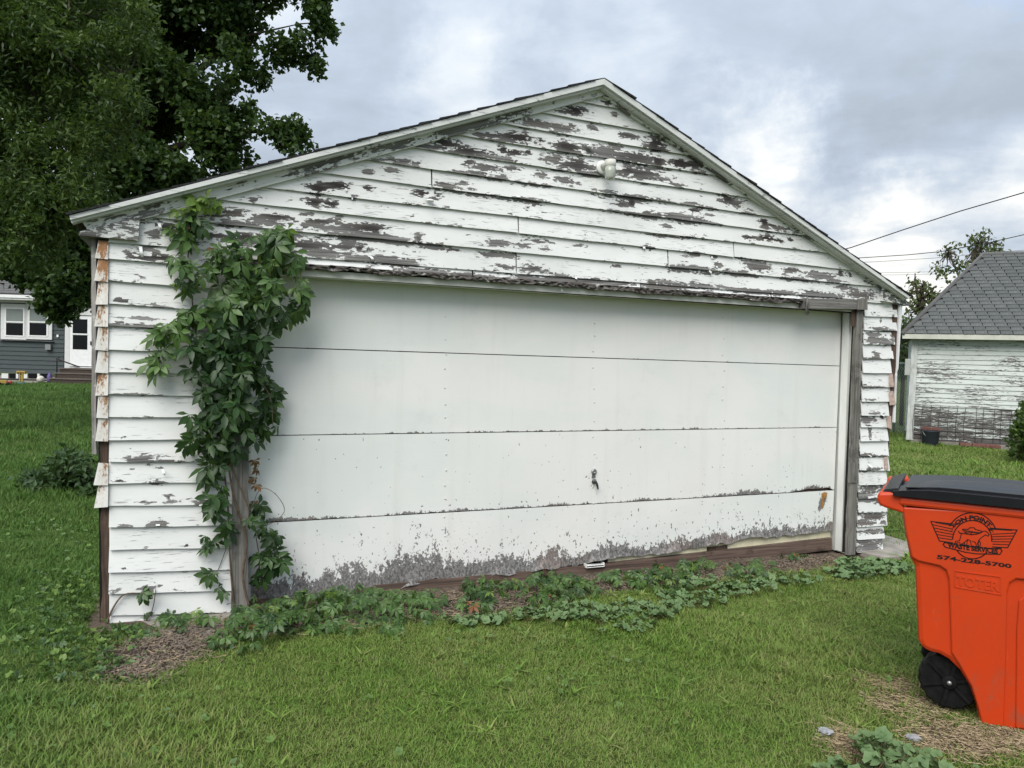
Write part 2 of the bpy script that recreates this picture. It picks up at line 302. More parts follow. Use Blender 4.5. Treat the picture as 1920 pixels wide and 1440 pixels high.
patches(1000, 820, 2.667, [(1680, 255, 70, 14, .3), (1660, 280, 50, 12), (1740, 262, 26, 10), (1660, 312, 60, 9), (1740, 325, 24, 12), (1690, 400, 46, 20, .3), (1640, 430, 50, 16), (1740, 425, 16, 10), (1670, 545, 76, 22, .2), (1640, 520, 50, 12), (1735, 520, 16, 14), (1690, 470, 70, 9), (1660, 95, 70, 6), (1630, 378, 30, 6), (1720, 385, 30, 8)])
PA = np.array(PATCH)
def peel_attr(S, Z):
    peel = np.full(S.shape, -1.0); dark = np.zeros(S.shape); dw = np.zeros(S.shape)
    for (s, z, rs, rz, dk) in PA:
        rz_ = rz*1.0+.003; rs_ = rs*1.1+.004
        r2 = ((S-s)/rs_)**2+((Z-z)/rz_)**2
        k = r2 < 6
        if not k.any(): continue
        val = 1.30-.85*np.sqrt(r2)
        peel = np.maximum(peel, np.where(k, val, -1))
        w = np.where(k, np.exp(-r2*1.2), 0); dark = np.maximum(dark, w*dk*1.3)
    return np.maximum(peel, -.12), np.clip(dark, 0, 1)
def board(name, BL, BR, TR, TL, yb, yt, mat, parent, th=.012, step=.014, nz=8, extra=0.0, sag=.0012, sub=None):
    """one clapboard from four (s,z) corners; bottom edge at depth yb, tucked at yt on top"""
    L = max(BR[0]-BL[0], TR[0]-TL[0]); nx = max(2, int(L/step))
    u = np.linspace(0, 1, nx+1); v = np.linspace(0, 1, nz+1)
    U, V = np.meshgrid(u, v)
    S = (1-V)*(BL[0]+(BR[0]-BL[0])*U)+V*(TL[0]+(TR[0]-TL[0])*U)
    Z = (1-V)*(BL[1]+(BR[1]-BL[1])*U)+V*(TL[1]+(TR[1]-TL[1])*U)
    ph = RNG.uniform(0, 6.28, 3)
    jz = sag*(np.sin(S*3.1+ph[0])+.7*np.sin(S*9.7+ph[1])+.4*np.sin(S*31+ph[2]))
    Z = Z+jz*(1-V)
    Y = yb+(yt-yb)*V + .0016*np.sin(S*5.3+ph[1])*(1-V)
    peel, dark = peel_attr(S, Z)
    peel = peel+extra
    edge = .34*np.exp(-((V-.02)/.09)**2)*(np.sin(S*2.3+ph[2])+.7*np.sin(S*7.9+ph[0])+.2)
    peel = peel+edge
    n1 = (nx+1)*(nz+1)
    front = np.stack([S, Y, Z], -1).reshape(-1, 3)
    bot = np.stack([S[0], Y[0]+th, Z[0]+.002], -1)
    top = np.stack([S[-1], Y[-1]+.006, Z[-1]], -1)
    Vt = np.vstack([front, bot, top])
    idx = np.arange(n1).reshape(nz+1, nx+1)
    q = np.stack([idx[:-1, :-1], idx[:-1, 1:], idx[1:, 1:], idx[1:, :-1]], -1).reshape(-1, 4)
    ib = n1+np.arange(nx+1); it = n1+nx+1+np.arange(nx+1)
    qb = np.stack([ib[:-1], ib[1:], idx[0, 1:], idx[0, :-1]], -1)
    qk = np.stack([it[:-1], it[1:], ib[1:], ib[:-1]], -1)
    qt = np.stack([idx[-1, :-1], idx[-1, 1:], it[1:], it[:-1]], -1)
    qe = [(ib[0], idx[0, 0], idx[-1, 0], it[0]), (idx[0, -1], ib[-1], it[-1], idx[-1, -1])]
    Fc = np.vstack([q, qb, qk, qt, np.array(qe)])
    A = lambda a: np.concatenate([a.ravel(), a[0], a[-1]])
    me = np_mesh(name, Vt, Fc, mat, {'peel': A(peel), 'dark': A(dark)})
    return link(name, me, parent)
def split_board(cuts, *a, **k):
    """cuts: fractions (bottom, top) where a butt joint divides the course"""
    BL, BR, TR, TL = a[:4]; rest = a[4:]
    fr = [0]+list(cuts)+[1]; g = .005
    for i in range(len(fr)-1):
        f0, f1 = fr[i], fr[i+1]; e0 = g if i else 0; e1 = g if i < len(fr)-2 else 0
        P = lambda A, B, f: (A[0]+(B[0]-A[0])*f, A[1]+(B[1]-A[1])*f)
        b0, b1, t0, t1 = P(BL, BR, f0), P(BL, BR, f1), P(TL, TR, f0), P(TL, TR, f1)
        b0 = (b0[0]+e0, b0[1]); t0 = (b0[0] if i else t0[0], t0[1]); b1 = (b1[0]-e1, b1[1]); t1 = (b1[0] if i < len(fr)-2 else t1[0], t1[1])
        board('siding_board', b0, b1, t1, t0, *rest, **k)
YB, YT = -.023, -.002
# sloping frieze lines (underside), picture coordinates
friL = line((262, 406), (1130, 172)); friR = line((1130, 172), (1655, 539))
def meet(l, side):
    """where a course line meets the frieze underside"""
    x0, x1 = (150, 1130) if side < 0 else (1130, 1720)
    f = friL if side < 0 else friR
    for _ in range(60):
        xm = (x0+x1)/2
        d = l(xm)-f(xm)
        if (d > 0) == (side < 0): x1 = xm
        else: x0 = xm
        # left side: line is below the frieze (d>0) to the right of the meeting point
    return (xm, l(xm))
courses = [line(a, b) for a, b in (((1066, 189), (1176, 208)), ((1001, 210), (1235, 252)), ((927, 231), (1300, 294)), ((844.5, 252), (1357, 333)),
    ((760, 276), (1413, 374)), ((671, 299), (1465, 410)), ((578, 322), (1509, 443)), ((469, 349), (1559, 476)), ((397, 374), (1605, 508)), ((262, 406), (1655, 539)))]
courses.append(line((262, 459), (1655, 564)))
joints = {6: [808], 8: [970, 1373], 9: [966, 1250], }
joints = {6: [808], 7: [], 8: [970, 1373], 9: [1250], 10: [966]}
def meetL(l):
    a, b = 150.0, 1129.0
    for _ in range(50):
        m_ = (a+b)/2
        if l(m_) < friL(m_): a = m_
        else: b = m_
    return (a, l(a))
def meetR(l):
    a, b = 1131.0, 1720.0
    for _ in range(50):
        m_ = (a+b)/2
        if l(m_) > friR(m_): a = m_
        else: b = m_
    return (a, l(a))
prev = None
for i, l in enumerate(courses):
    if i < 10: bl, br = meetL(l), meetR(l)
    else: bl, br = (204, l(204)), (1655, 566)
    if prev is None: tl = tr = (1130, 170)
    else: tl, tr = prev
    B0, B1 = F(*bl), F(*br); T0, T1 = F(*tl), F(*tr)
    if i < 10:
        B0 = (B0[0]-.06, B0[1]); B1 = (B1[0]+.06, B1[1])
        T0 = (T0[0]-.06, T0[1]); T1 = (T1[0]+.06, T1[1])
    else:
        T0 = (F(262, 406)[0]-.10, T0[1])
    T0 = (T0[0], T0[1]+.016); T1 = (T1[0], T1[1]+.016)
    if i == 0: T0 = (T0[0]+.055, T0[1]); T1 = (T1[0]-.055, T1[1])
    cuts = []
    for jx in joints.get(i, []):
        sj = F(jx, l(jx))[0]; cuts.append((sj-B0[0])/(B1[0]-B0[0]))
    split_board(cuts, B0, B1, T1, T0, YB, YT, M['paint'], garage)
    prev = (bl, br)
a_, b_ = F(436, 487), F(1619, 569); c_, d_ = F(436, courses[10](436)), F(1619, courses[10](1619))
split_board([.30, .56, .80], a_, b_, (d_[0], d_[1]+.016), (c_[0], c_[1]+.016), YB+.001, YT, M['paint'], garage, extra=.16)
# pier beside the vine
lefts = [485, 527, 570, 611, 655, 697, 739, 781, 824, 865.5, 905.6, 947, 987.6, 1030, 1071.7, 1111.5, 1152, 1171]
def slope_at(y): return float(np.interp(y, [450, 527, 655, 740, 824, 987, 1069, 1150], [.085, .075, .036, .015, -.004, -.016, -.026, -.028]))
pl_, pr_ = F(204, 452), F(436, 452+.08*232)
for i, y in enumerate(lefts):
    b0, b1 = F(204 if y < 800 else 205, y), F(436, y+slope_at(y)*232)
    board('siding_board', (b0[0]+random.uniform(-.004, .004), b0[1]), b1, (pr_[0], pr_[1]+.014), (pl_[0], pl_[1]+.014), YB, YT, M['paint_low'], garage, extra=-.05 if i > 1 else 0)
    pl_, pr_ = b0, b1
# pier on the far side of the door
rights = [(566, 570.5), (593, 595), (619, 620.5), (646, 646), (673, 673), (699, 700), (726, 726), (753, 753), (779, 779), (801, 801), (827, 826.5), (855, 855), (881, 882), (909, 908), (935, 934), (961, 959), (987, 984), (1012, 1008), (1035, 1032)]
rx = lambda y: float(np.interp(y, [560, 646, 700, 753, 801, 855, 909, 1035], [1676, 1676, 1670, 1668, 1664, 1663, 1662, 1654]))
lx = lambda y: 1619-(y-566)*.0335
pl_, pr_ = F(1622, 548), F(1676, 552)
for i, (ya, yb_) in enumerate(rights):
    b0 = F(lx(ya), ya); b1 = F(rx(yb_)+random.uniform(-3, 3), yb_)
    if i == 0: pl_, pr_ = (b0[0], b0[1]+.13), (b1[0], b1[1]+.13)
    board('siding_board', b0, b1, (b1[0]-random.uniform(0, .012), pr_[1]+.014), (b0[0], pl_[1]+.014), YB, YT, M['paint'], garage, extra=.03)
    pl_, pr_ = b0, b1
# sheathing behind the boards, with the door opening
DOORY = .14
aL, aR, aB = F(440, 700), F(1612, 700), 0
apx = F(1131, 160)
oTL, oTR = F(440, 512), F(1609, 585)
sh = MB()
sh.prism([(0.012, .02), (oTL[0]+.05, .02), (oTL[0]+.05, 2.0), (0.012, 2.0)], .002, .03)
sh.prism([(oTR[0]-.03, .02), (F(1654, 1030)[0]-.03, .02), (F(1672, 580)[0]-.02, 2.0), (oTR[0]-.03, 2.0)], .002, .03)
sh.prism([(0.012, 2.02), (GW-.03, 2.02), (GW-.03, 2.2), (apx[0], apx[1]-.05), (.012, 2.2)], .002, .03)
sh.build('sheathing', M['black'], garage)
# body of the garage: side walls, back wall, roof deck
DEEP = 6.4
wl = MB(); wr_ = MB()
for k in range(17):
    z0 = .02+k*.125
    wl.hexa([(.02, .05, z0), (.0, .05, z0), (.0, DEEP, z0), (.02, DEEP, z0), (.02, .05, z0+.13), (.012, .05, z0+.13), (.012, DEEP, z0+.13), (.02, DEEP, z0+.13)])
    wr_.hexa([(GW-.02, .05, z0), (GW, .05, z0), (GW, DEEP, z0), (GW-.02, DEEP, z0), (GW-.02, .05, z0+.13), (GW-.012, .05, z0+.13), (GW-.012, DEEP, z0+.13), (GW-.02, DEEP, z0+.13)])
wl.build('side_wall', M['trim_white'], garage)
wr_.build('side_wall', M['trim_white'], garage)
bw = MB(); bw.prism([(.025, .02), (GW-.025, .02), (GW-.025, 2.2), (apx[0], apx[1]-.06), (.025, 2.2)], DEEP, DEEP+.03); bw.build('back_wall', M['trim_white'], garage)
YR = -.115                                            # face of the rake
eL, aP, eR = F(130, 404, YR), F(1133, 147, YR), F(1707, 556, YR)
def slope_basis(e, a):
    d = Vector((a[0]-e[0], a[1]-e[1])); L = d.length; d /= L
    n = Vector((-d.y, d.x)) if d.x > 0 else Vector((d.y, -d.x))
    return d, n, L
dk = MB()
for e in (eL, eR):
    d, n, L = slope_basis(e, aP)
    p0 = Vector(e); p1 = Vector(aP)
    q = [p0, p1, p1-n*.0-Vector((0, .026)), p0-n*.022]
    q = [(v.x, v.y) for v in q]
    dk.prism(q if e is eL else q[::-1], YR+.02, DEEP+.15)
dk.build('roof_deck', M['brown_wood'], garage)
# roof shingles, one strip for each course
for e in (eL, eR):
    d, n, L = slope_basis(e, aP); nc = 25
    for k in range(nc):
        s0 = k*L/nc-.012; s1 = s0+L/nc*1.55
        jit = random.uniform(-.006, .012); wob = random.uniform(0, .008)
        lo, hi = Vector(e)+d*s0, Vector(e)+d*min(s1, L)
        m_ = MB(); t0 = .005+wob*.8
        P = [lo+n*(t0-.004+.006), lo+n*(t0+.012), hi+n*.007, hi+n*.001]
        P = [lo+n*(.005), lo+n*(t0+.008), hi+n*.005, hi+n*.0012]
        y0, y1 = YR-.006+jit, DEEP+.18
        m_.add([(p.x, y0, p.y) for p in P]+[(p.x, y1, p.y) for p in P], [(0, 1, 2, 3), (7, 6, 5, 4), (0, 4, 5, 1), (1, 5, 6, 2), (2, 6, 7, 3), (3, 7, 4, 0)])
        m_.build('shingle_course', M['shingle_dark'], garage)
# rake mouldings: outer fascia, frieze board below
def rake(pxs, y0, y1, name, rot, mat, ny=7):
    """pxs: outer line (2 pts) and inner line (2 pts) in the picture, on plane y0"""
    a, b, c, d_ = [F(*p, y0) for p in pxs]           # outer start, outer end, inner end, inner start
    L = math.hypot(b[0]-a[0], b[1]-a[1]); nx = int(L/.015)
    U, V = np.meshgrid(np.linspace(0, 1, nx+1), np.linspace(0, 1, ny+1))
    S = (1-V)*(a[0]+(b[0]-a[0])*U)+V*(d_[0]+(c[0]-d_[0])*U); Z = (1-V)*(a[1]+(b[1]-a[1])*U)+V*(d_[1]+(c[1]-d_[1])*U)
    Yf = np.full(S.shape, y0); n1 = S.size
    idx = np.arange(n1).reshape(ny+1, nx+1)
    fr = np.stack([S, Yf, Z], -1).reshape(-1, 3); bk = fr.copy(); bk[:, 1] = y1
    q = np.stack([idx[:-1, :-1], idx[1:, :-1], idx[1:, 1:], idx[:-1, 1:]], -1).reshape(-1, 4)
    sides = []
    for r in (idx[0], idx[-1], idx[:, 0], idx[:, -1]):
        sides.append(np.stack([r[:-1], r[1:], r[1:]+n1, r[:-1]+n1], -1))
    al = U*L; ph = RNG.uniform(0, 6, 5)
    base = .0+.30*np.sin(al*2.1+ph[0])+.26*np.sin(al*5.7+ph[1])+.18*np.sin(al*13+ph[2])
    peel = base if name == 'frieze_board' else base*.5-.30
    if name == 'frieze_board': peel = peel+.22*np.sin(V*3.1+ph[3])+.36
    pk = np.concatenate([peel.ravel(), peel.ravel()])
    me = np_mesh(name, np.vstack([fr, bk]), np.vstack([q]+sides+[q[:, ::-1]+n1]), mat, {'peel': pk, 'dark': np.zeros(2*n1)})
    bm = bmesh.new(); bm.from_mesh(me); bmesh.ops.recalc_face_normals(bm, faces=bm.faces); bm.to_mesh(me); bm.free()
    return link(name, me, garage)
angL = math.atan2(aP[1]-eL[1], aP[0]-eL[0]); angR = math.atan2(eR[1]-aP[1], eR[0]-aP[0])
M['paint_l'] = paint_mat('peeling_paint_rising', rot=angL, brown=.15); M['paint_r'] = paint_mat('peeling_paint_falling', rot=angR, brown=.2)
M['fascia'] = paint_mat('fascia_paint', (.66, .67, .655), amount=.1)
rake(((130, 404), (1133, 147), (1132, 158), (131.5, 412)), YR, -.02, 'rake_fascia', 0, M['fascia'])
rake(((132, 411.5), (1132, 157.5), (1131, 164), (134, 418)), YR+.022, -.02, 'rake_fascia', 0, M['fascia'])
rake(((1133, 147), (1707, 556), (1704, 560), (1132, 158)), YR, -.02, 'rake_fascia', 0, M['fascia'])
rake(((1132, 157.5), (1704, 559.5), (1698, 562), (1131, 165)), YR+.022, -.02, 'rake_fascia', 0, M['fascia'])
rake(((152, 413), (1131, 163), (1130, 179), (168, 437)), -.042, -.012, 'frieze_board', angL, M['paint_l'])
rake(((1131, 163), (1694, 560), (1672, 552), (1130, 179)), -.042, -.012, 'frieze_board', angR, M['paint_r'])
# boxed cornice returns under both eaves
def plate(name, pxs, y0, y1, mat, parent=garage, bevel=0, yref=None, **kw):
    m_ = MB(); m_.prism([F(x, y, y0 if yref is None else yref) for x, y in pxs], y0, y1)
    return m_.build(name, mat, parent, bevel, **kw)
def paint_plate(name, BL, BR, TR, TL, y, mat, extra, th=.03):
    return board(name, F(*BL, y), F(*BR, y), F(*TR, y), F(*TL, y), y, y, mat, garage, th=th, nz=10, extra=extra, sag=0)
paint_plate('cornice_return', (150, 441), (259, 451), (262, 404), (150, 434), -.052, M['paint'], .62, .05)
paint_plate('cornice_return', (1655, 564), (1701, 572), (1699, 562), (1656, 537), -.052, M['paint'], .66, .05)
mb = MB(); e0 = F(150, 441); mb.box(e0[0], .0, -.045, DEEP, e0[1]-.008, e0[1]+.012); mb.build('soffit', M['grey_wood'], garage)
mb = MB(); e1 = F(1701, 572); mb.box(GW, e1[0], -.045, DEEP, e1[1]-.006, e1[1]+.012); mb.build('soffit', M['grey_wood'], garage)
# door opening: header, stop, posts, jambs
def rough_strip(name, pa, pb, y0, y1, h, mat, parent=garage, amp=.012, n=220, seed=0):
    """rotten horizontal board with gnawed edges between two picture points (its top edge)"""
    r = np.random.default_rng(seed); a, b = F(*pa, y0), F(*pb, y0); V = []; Fc = []
    nz = np.convolve(r.normal(0, 1, n+30), np.ones(7)/7, 'same')[15:15+n+1]; nb = np.convolve(r.normal(0, 1, n+30), np.ones(5)/5, 'same')[15:15+n+1]
    ny = r.normal(0, .0045, (n+1, 4))
    for i in range(n+1):
        t = i/n; s = a[0]+(b[0]-a[0])*t; zt = a[1]+(b[1]-a[1])*t+amp*.4*nz[i]; zb = zt-h-amp*nb[i]
        for k in range(4): V.append((s, y0+ny[i, k]*(1+k % 2), zt+(zb-zt)*k/3))
        V.append((s, y1, zb)); V.append((s, y1, zt))
    for i in range(n):
        for k in range(6):
            p = i*6+k; q = i*6+(k+1) % 6; Fc.append((p, q, q+6, p+6))
    me = np_mesh(name, V, Fc, mat); 
    bm = bmesh.new(); bm.from_mesh(me); bm.faces.new([bm.verts[k] for k in range(6)] if bm.verts.ensure_lookup_table() is None else []); bm.verts.ensure_lookup_table(); bm.faces.new([bm.verts[n*6+k] for k in range(6)][::-1])
    bmesh.ops.recalc_face_normals(bm, faces=bm.faces); bm.to_mesh(me); bm.free()
    return link(name, me, parent)
rough_strip('drip_cap', (438, 484), (1524, 563), -.05, .0, .030, M['dark_wood'], amp=.011, seed=3)
mb = MB(); a, b = F(438, 499, -.012), F(1600, 578, -.012)
mb.hexa([(a[0], -.012, a[1]-.03), (b[0], -.012, b[1]-.03), (b[0], .16, b[1]-.03), (a[0], .16, a[1]-.03), (a[0], -.012, a[1]+.01), (b[0], -.012, b[1]+.01), (b[0], .16, b[1]+.01), (a[0], .16, a[1]+.01)])
mb.build('door_header', M['mould'], garage)
plate('header_block', [(1506, 579), (1626, 580), (1626, 562), (1506, 559)], -.062, -.004, M['grey_wood'], bevel=.003)
plate('header_block', [(1608, 580.5), (1627, 581), (1627, 561), (1608, 560)], -.070, -.0625, M['grey_wood_z'], bevel=.002)
mb = MB(); c_ = F(1512, 570, -.07)
mb.tube([(c_[0]+.02, -.055, c_[1]+.06), (c_[0], -.075, c_[1]+.02), (c_[0]-.01, -.085, c_[1]-.03), (c_[0]+.008, -.08, c_[1]-.075), (c_[0]+.012, -.07, c_[1]-.09)], [.004, .012, .010, .014, .004], 6)
mb.build('wasp_nest', M['grey_wood'], None, label='small brown mud wasp nest hanging under the garage header', cat='nest')
o_ = bpy.data.objects['wasp_nest']; o_.location = FAC.o; o_.rotation_euler = (0, 0, FAC.rot)
# left post (grey timber) and its stop
p0, p1 = F(433, 1142, -.03), F(465, 1142, -.03)
t0, t1 = F(440, 500, -.03), F(468, 500, -.03)
def timber(name, b0, b1, tt1, tt0, y0, y1, mat, parent=garage, n=26, amp=.0022, seed=1, bev=.003):
    r = np.random.default_rng(seed); m_ = MB(); rings = []
    for i in range(n+1):
        t = i/n; xl = b0[0]+(tt0[0]-b0[0])*t+r.normal(0, amp); xr = b1[0]+(tt1[0]-b1[0])*t+r.normal(0, amp); z = b0[1]+(tt0[1]-b0[1])*t
        rings += [(xl, y0+r.normal(0, amp*.6), z), (xr, y0+r.normal(0, amp*.6), z), (xr, y1, z), (xl, y1, z)]
    fs = [(i*4+k, i*4+(k+1) % 4, i*4+4+(k+1) % 4, i*4+4+k) for i in range(n) for k in range(4)]
    m_.add(rings, fs+[(3, 2, 1, 0), (n*4, n*4+1, n*4+2, n*4+3)])
    return m_.build(name, mat, parent)
timber('door_post', p0, p1, t1, t0, -.03, .09, M['grey_wood_z'])
plate('door_stop', [(463, 1128), (470, 1128), (471, 520), (464, 520)], .075, .135, M['jamb'], yref=.075)
# far jamb: face casing of bare wood, painted return and stop
b0, b1 = F(1590, 1041, -.03), F(1603, 1041, -.03); t0, t1 = F(1607, 582, -.03), F(1618, 582, -.03)
timber('door_casing', b0, b1, t1, t0, -.034, .004, M['grey_wood_z'], seed=4)
jb, jt = F(1591, 1040, -.005), F(1607, 580, -.005)
mb = MB()
def slab(x0b, x1b, x0t, x1t, y0, y1, z0, z1, m_):
    m_.hexa([(x0b, y0, z0), (x1b, y0, z0), (x1b, y1, z0), (x0b, y1, z0), (x0t, y0, z1), (x1t, y0, z1), (x1t, y1, z1), (x0t, y1, z1)])
slab(jb[0], jb[0]+.03, jt[0], jt[0]+.03, -.008, .20, .0, jt[1], mb); mb.build('door_jamb', M['jamb'], garage)
mb = MB(); slab(jb[0]-.022, jb[0]-.0005, jt[0]-.022, jt[0]-.0005, .055, .125, .012, jt[1]-.001, mb); mb.build('door_stop', M['jamb'], garage, .003)
plate('splice_block', [(1597, 612), (1605, 612), (1606, 582), (1598, 582)], -.02, -.009, M['brown_wood'])
plate('splice_block', [(1592, 905), (1606, 905), (1607, 868), (1593, 868)], -.045, -.0345, M['grey_wood_z'])
# overhead door: four plywood sections
def D(px, py): return F(px, py, DOORY)
dl = [[(462, 510), (1577, 584)], [(462, 649), (1574, 686)], [(462, 817), (1569, 801)], [(462, 982), (1564, 919)], [(462, 1140), (1560, 1003)]]
m, nt = new_mat('door_plywood_paint'); M['door'] = m
tc = node(nt, 'ShaderNodeTexCoord').outputs['Object']; rnd = node(nt, 'ShaderNodeObjectInfo').outputs['Random']
sep = node(nt, 'ShaderNodeSeparateXYZ', {0: tc})
peel = attr(nt, 'peel'); speck = attr(nt, 'speck')
v1 = noise(nt, scaled(nt, tc, (19, 1, 13)), 1.0, 8, .70, .2); v2 = noise(nt, scaled(nt, tc, (70, 1, 48)), 1.0, 3, .6); v3 = noise(nt, scaled(nt, tc, (3, 1, 3)), 1.0, 3, .5)
v = math_(nt, 'MULTIPLY_ADD', math_(nt, 'SUBTRACT', v1, .5), 3.0, peel); v = math_(nt, 'MULTIPLY_ADD', math_(nt, 'SUBTRACT', v2, .5), 1.7, v)
bare = ramp(nt, v, .49, .55)
sp = noise(nt, scaled(nt, tc, (50, 1, 30)), 1.0, 2, .5); sp2 = noise(nt, scaled(nt, tc, (5, 1, 5), loc=(3, 0, 1)), 1.0, 3, .5)
spk = ramp(nt, math_(nt, 'ADD', sp, math_(nt, 'MULTIPLY_ADD', sp2, .16, math_(nt, 'MULTIPLY', speck, .16))), .845, .875)
grain = noise(nt, scaled(nt, tc, (3, 1, 150)), 1.0, 5, .6, .8); blot = noise(nt, scaled(nt, tc, (1.1, 1, 2.0)), 1.0, 4, .55, .4); streak = noise(nt, scaled(nt, tc, (11, 1, .8)), 1.0, 4, .6)
pc = mix(nt, ramp(nt, blot, .38, .62), (.72, .745, .72), (.775, .77, .745))
sheet = math_(nt, 'ADD', math_(nt, 'GREATER_THAN', sep.outputs[0], 2.02), math_(nt, 'MULTIPLY', math_(nt, 'GREATER_THAN', sep.outputs[0], 4.15), -1))
pc = mix(nt, math_(nt, 'MULTIPLY', sheet, .25), pc, (.765, .735, .71))
pc = mix(nt, ramp(nt, streak, .52, .75, 0, .16), pc, (.55, .53, .48))
pc = mix(nt, ramp(nt, noise(nt, scaled(nt, tc, (19, 1, 1.1), loc=(4, 0, 7)), 1.0, 5, .65), .66, .76, 0, .22), pc, (.46, .41, .34))
pc = mix(nt, ramp(nt, noise(nt, scaled(nt, tc, (4, 1, 4), loc=(9, 1, 1)), 1.0, 5, .65), .55, .8, 0, .25), pc, (.50, .50, .48))
wd_ = mix(nt, ramp(nt, v2, .3, .7), (.095, .092, .09), (.28, .268, .26))
wd_ = mix(nt, ramp(nt, v3, .5, .7, 0, .4), wd_, (.24, .17, .14))
c = mix(nt, bare, pc, wd_); c = mix(nt, math_(nt, 'MULTIPLY', spk, .9), c, (.10, .10, .095))
h = math_(nt, 'MULTIPLY_ADD', bare, -1.0, math_(nt, 'MULTIPLY', grain, .25)); h = math_(nt, 'MULTIPLY_ADD', spk, -.6, h); h = math_(nt, 'MULTIPLY_ADD', math_(nt, 'MULTIPLY', bare, v2), .9, h)
finish(nt, c, .6, h, .5, .004, .3)
bk = MB(); bk.prism([(D(480, 1100)[0], .12), (D(1555, 1000)[0], .12), (D(1568, 600)[0], 1.98), (D(480, 520)[0], 1.98)], DOORY+.028, DOORY+.045)
door = bk.build('garage_door', M['brown_wood'], garage, label='wide white overhead door of four plywood sections')
door_bottom = []
for i in range(4):
    (TLp, TRp), (BLp, BRp) = dl[i], dl[i+1]
    nx, nz = 330, 40 if i == 3 else 24
    r = np.random.default_rng(40+i)
    tl, tr, bl, br = D(*TLp), D(*TRp), D(*BLp), D(*BRp)
    gp = .004
    U, V = np.meshgrid(np.linspace(0, 1, nx+1), np.linspace(0, 1, nz+1))
    S = (1-V)*(bl[0]+(br[0]-bl[0])*U)+V*(tl[0]+(tr[0]-tl[0])*U)
    Zt = tl[1]+(tr[1]-tl[1])*U-(gp if i else 0); Zb = bl[1]+(br[1]-bl[1])*U
    if i < 3: Zb = Zb+gp*.5
    hash_ = lambda k, q: np.interp(np.linspace(0, q, nx+1), np.arange(q+1), r.normal(0, 1, q+1))
    if i == 3:
        rag = .005*hash_(0, 12)+.007*hash_(0, 40)+.005*hash_(0, 130)
        sm = np.interp(np.linspace(462, 1560, nx+1), [462, 491, 532, 591, 647, 697, 735, 772, 829, 850, 897, 960, 1000, 1054, 1090, 1150, 1240, 1330, 1360, 1412, 1487, 1538, 1560], [1120, 1121, 1129, 1121, 1112, 1106, 1101, 1091, 1081, 1085, 1082, 1077, 1069, 1060, 1055, 1045, 1036, 1024, 1021, 1007, 1003, 996, 994])
        pxs = np.linspace(462, 1560, nx+1)
        Zb = np.array([D(x, y)[1] for x, y in zip(pxs, sm)])[None, :]+rag[None, :]*np.ones_like(S)
        S = (1-V)*np.array([D(x, y)[0] for x, y in zip(pxs, sm)])[None, :]+V*(tl[0]+(tr[0]-tl[0])*U)
        door_bottom = list(zip(S[0], Zb[0]))
    elif i == 2:
        Zb = Zb+.003*np.abs(hash_(0, 120))[None, :]
        Zb = Zb+.02*np.clip((U-.905)/.03, 0, 1)*np.clip((.998-U)/.01, 0, 1)
    Z = (1-V)*Zb+V*Zt
    Y = np.full(S.shape, DOORY)+.006*np.sin(U*17+i*2.1)*V*(1-V)+.004*np.sin(U*41+i)*V*(1-V)
    hgt = Z-Zb
    peel = np.full(S.shape, -.9); spk_ = np.full(S.shape, [-.6, -.25, .30, .25][i])
    lo = np.abs(hash_(0, 22))
    if i == 3:
        reach = np.interp(pxs, [462, 560, 700, 900, 1000, 1120, 1250, 1400, 1500, 1560], [.08, .14, .17, .14, .10, .085, .07, .065, .06, .06])*(.72+.42*lo)
        peel = np.maximum(peel, 1.45-.95*hgt/reach[None, :]); peel = np.maximum(peel, .30-.55*hgt/(reach[None, :]*4.5))
        Y = Y-.014*np.exp(-hgt/.025)*(lo[None, :]+.2)*np.clip(hash_(0, 25)[None, :]+.8, 0, 1.6)
        spk_ = spk_+1.25*np.exp(-hgt/.16)
        for (qx, qy, a_, b_) in ((1385, 960, .09, .12), (1400, 1000, .06, .06), (1530, 985, .10, .10), (1310, 995, .07, .06), (1098, 1010, .03, .06)):
            q = D(qx, qy); peel = np.maximum(peel, .30-.35*(((S-q[0])/a_)**2+((Z-q[1])/b_)**2))
        q = D(1543, 935); tear = (((S-q[0]-.3*(Z-q[1]))/.035)**2+((Z-q[1]+.03)/.08)**2)
        peel = np.maximum(peel, 1.3-.8*tear)
    else:
        am = [-.1, .36, .52][i]*(lo*.7+.3)
        peel = np.maximum(peel, (am-.25)[None, :]+.45-hgt/[.02, .024, .036][i])
        if i == 2:
            peel = np.maximum(peel, np.clip(1.2-np.abs(U-.05)/.05, -1, 1)*1.0+.1-hgt/.03)
            q = D(1110, 900); peel = np.maximum(peel, .42-.4*(((S-q[0])/.06)**2+((Z-q[1])/.09)**2))
        spk_ = spk_+.35*np.exp(-hgt/.05)
    n1 = S.size; idx = np.arange(n1).reshape(nz+1, nx+1)
    fr = np.stack([S, Y, Z], -1).reshape(-1, 3); bkv = fr.copy(); bkv[:, 1] = DOORY+.022
    q = np.stack([idx[:-1, :-1], idx[:-1, 1:], idx[1:, 1:], idx[1:, :-1]], -1).reshape(-1, 4)
    sides = [np.stack([rr[1:], rr[:-1], rr[:-1]+n1, rr[1:]+n1], -1) for rr in (idx[0], idx[-1], idx[:, 0], idx[:, -1])]
    me = np_mesh('door_section', np.vstack([fr, bkv]), np.vstack([q]+sides), M['door'], {'peel': np.tile(peel.ravel(), 2), 'speck': np.tile(spk_.ravel(), 2)})
    bm = bmesh.new(); bm.from_mesh(me); bmesh.ops.recalc_face_normals(bm, faces=bm.faces); bm.to_mesh(me); bm.free()
    link('door_section', me, door, label=['topmost door section, cleanest', 'second door section from the top', 'third door section carrying the lock handle', 'bottom door section with rotted lower edge'][i])
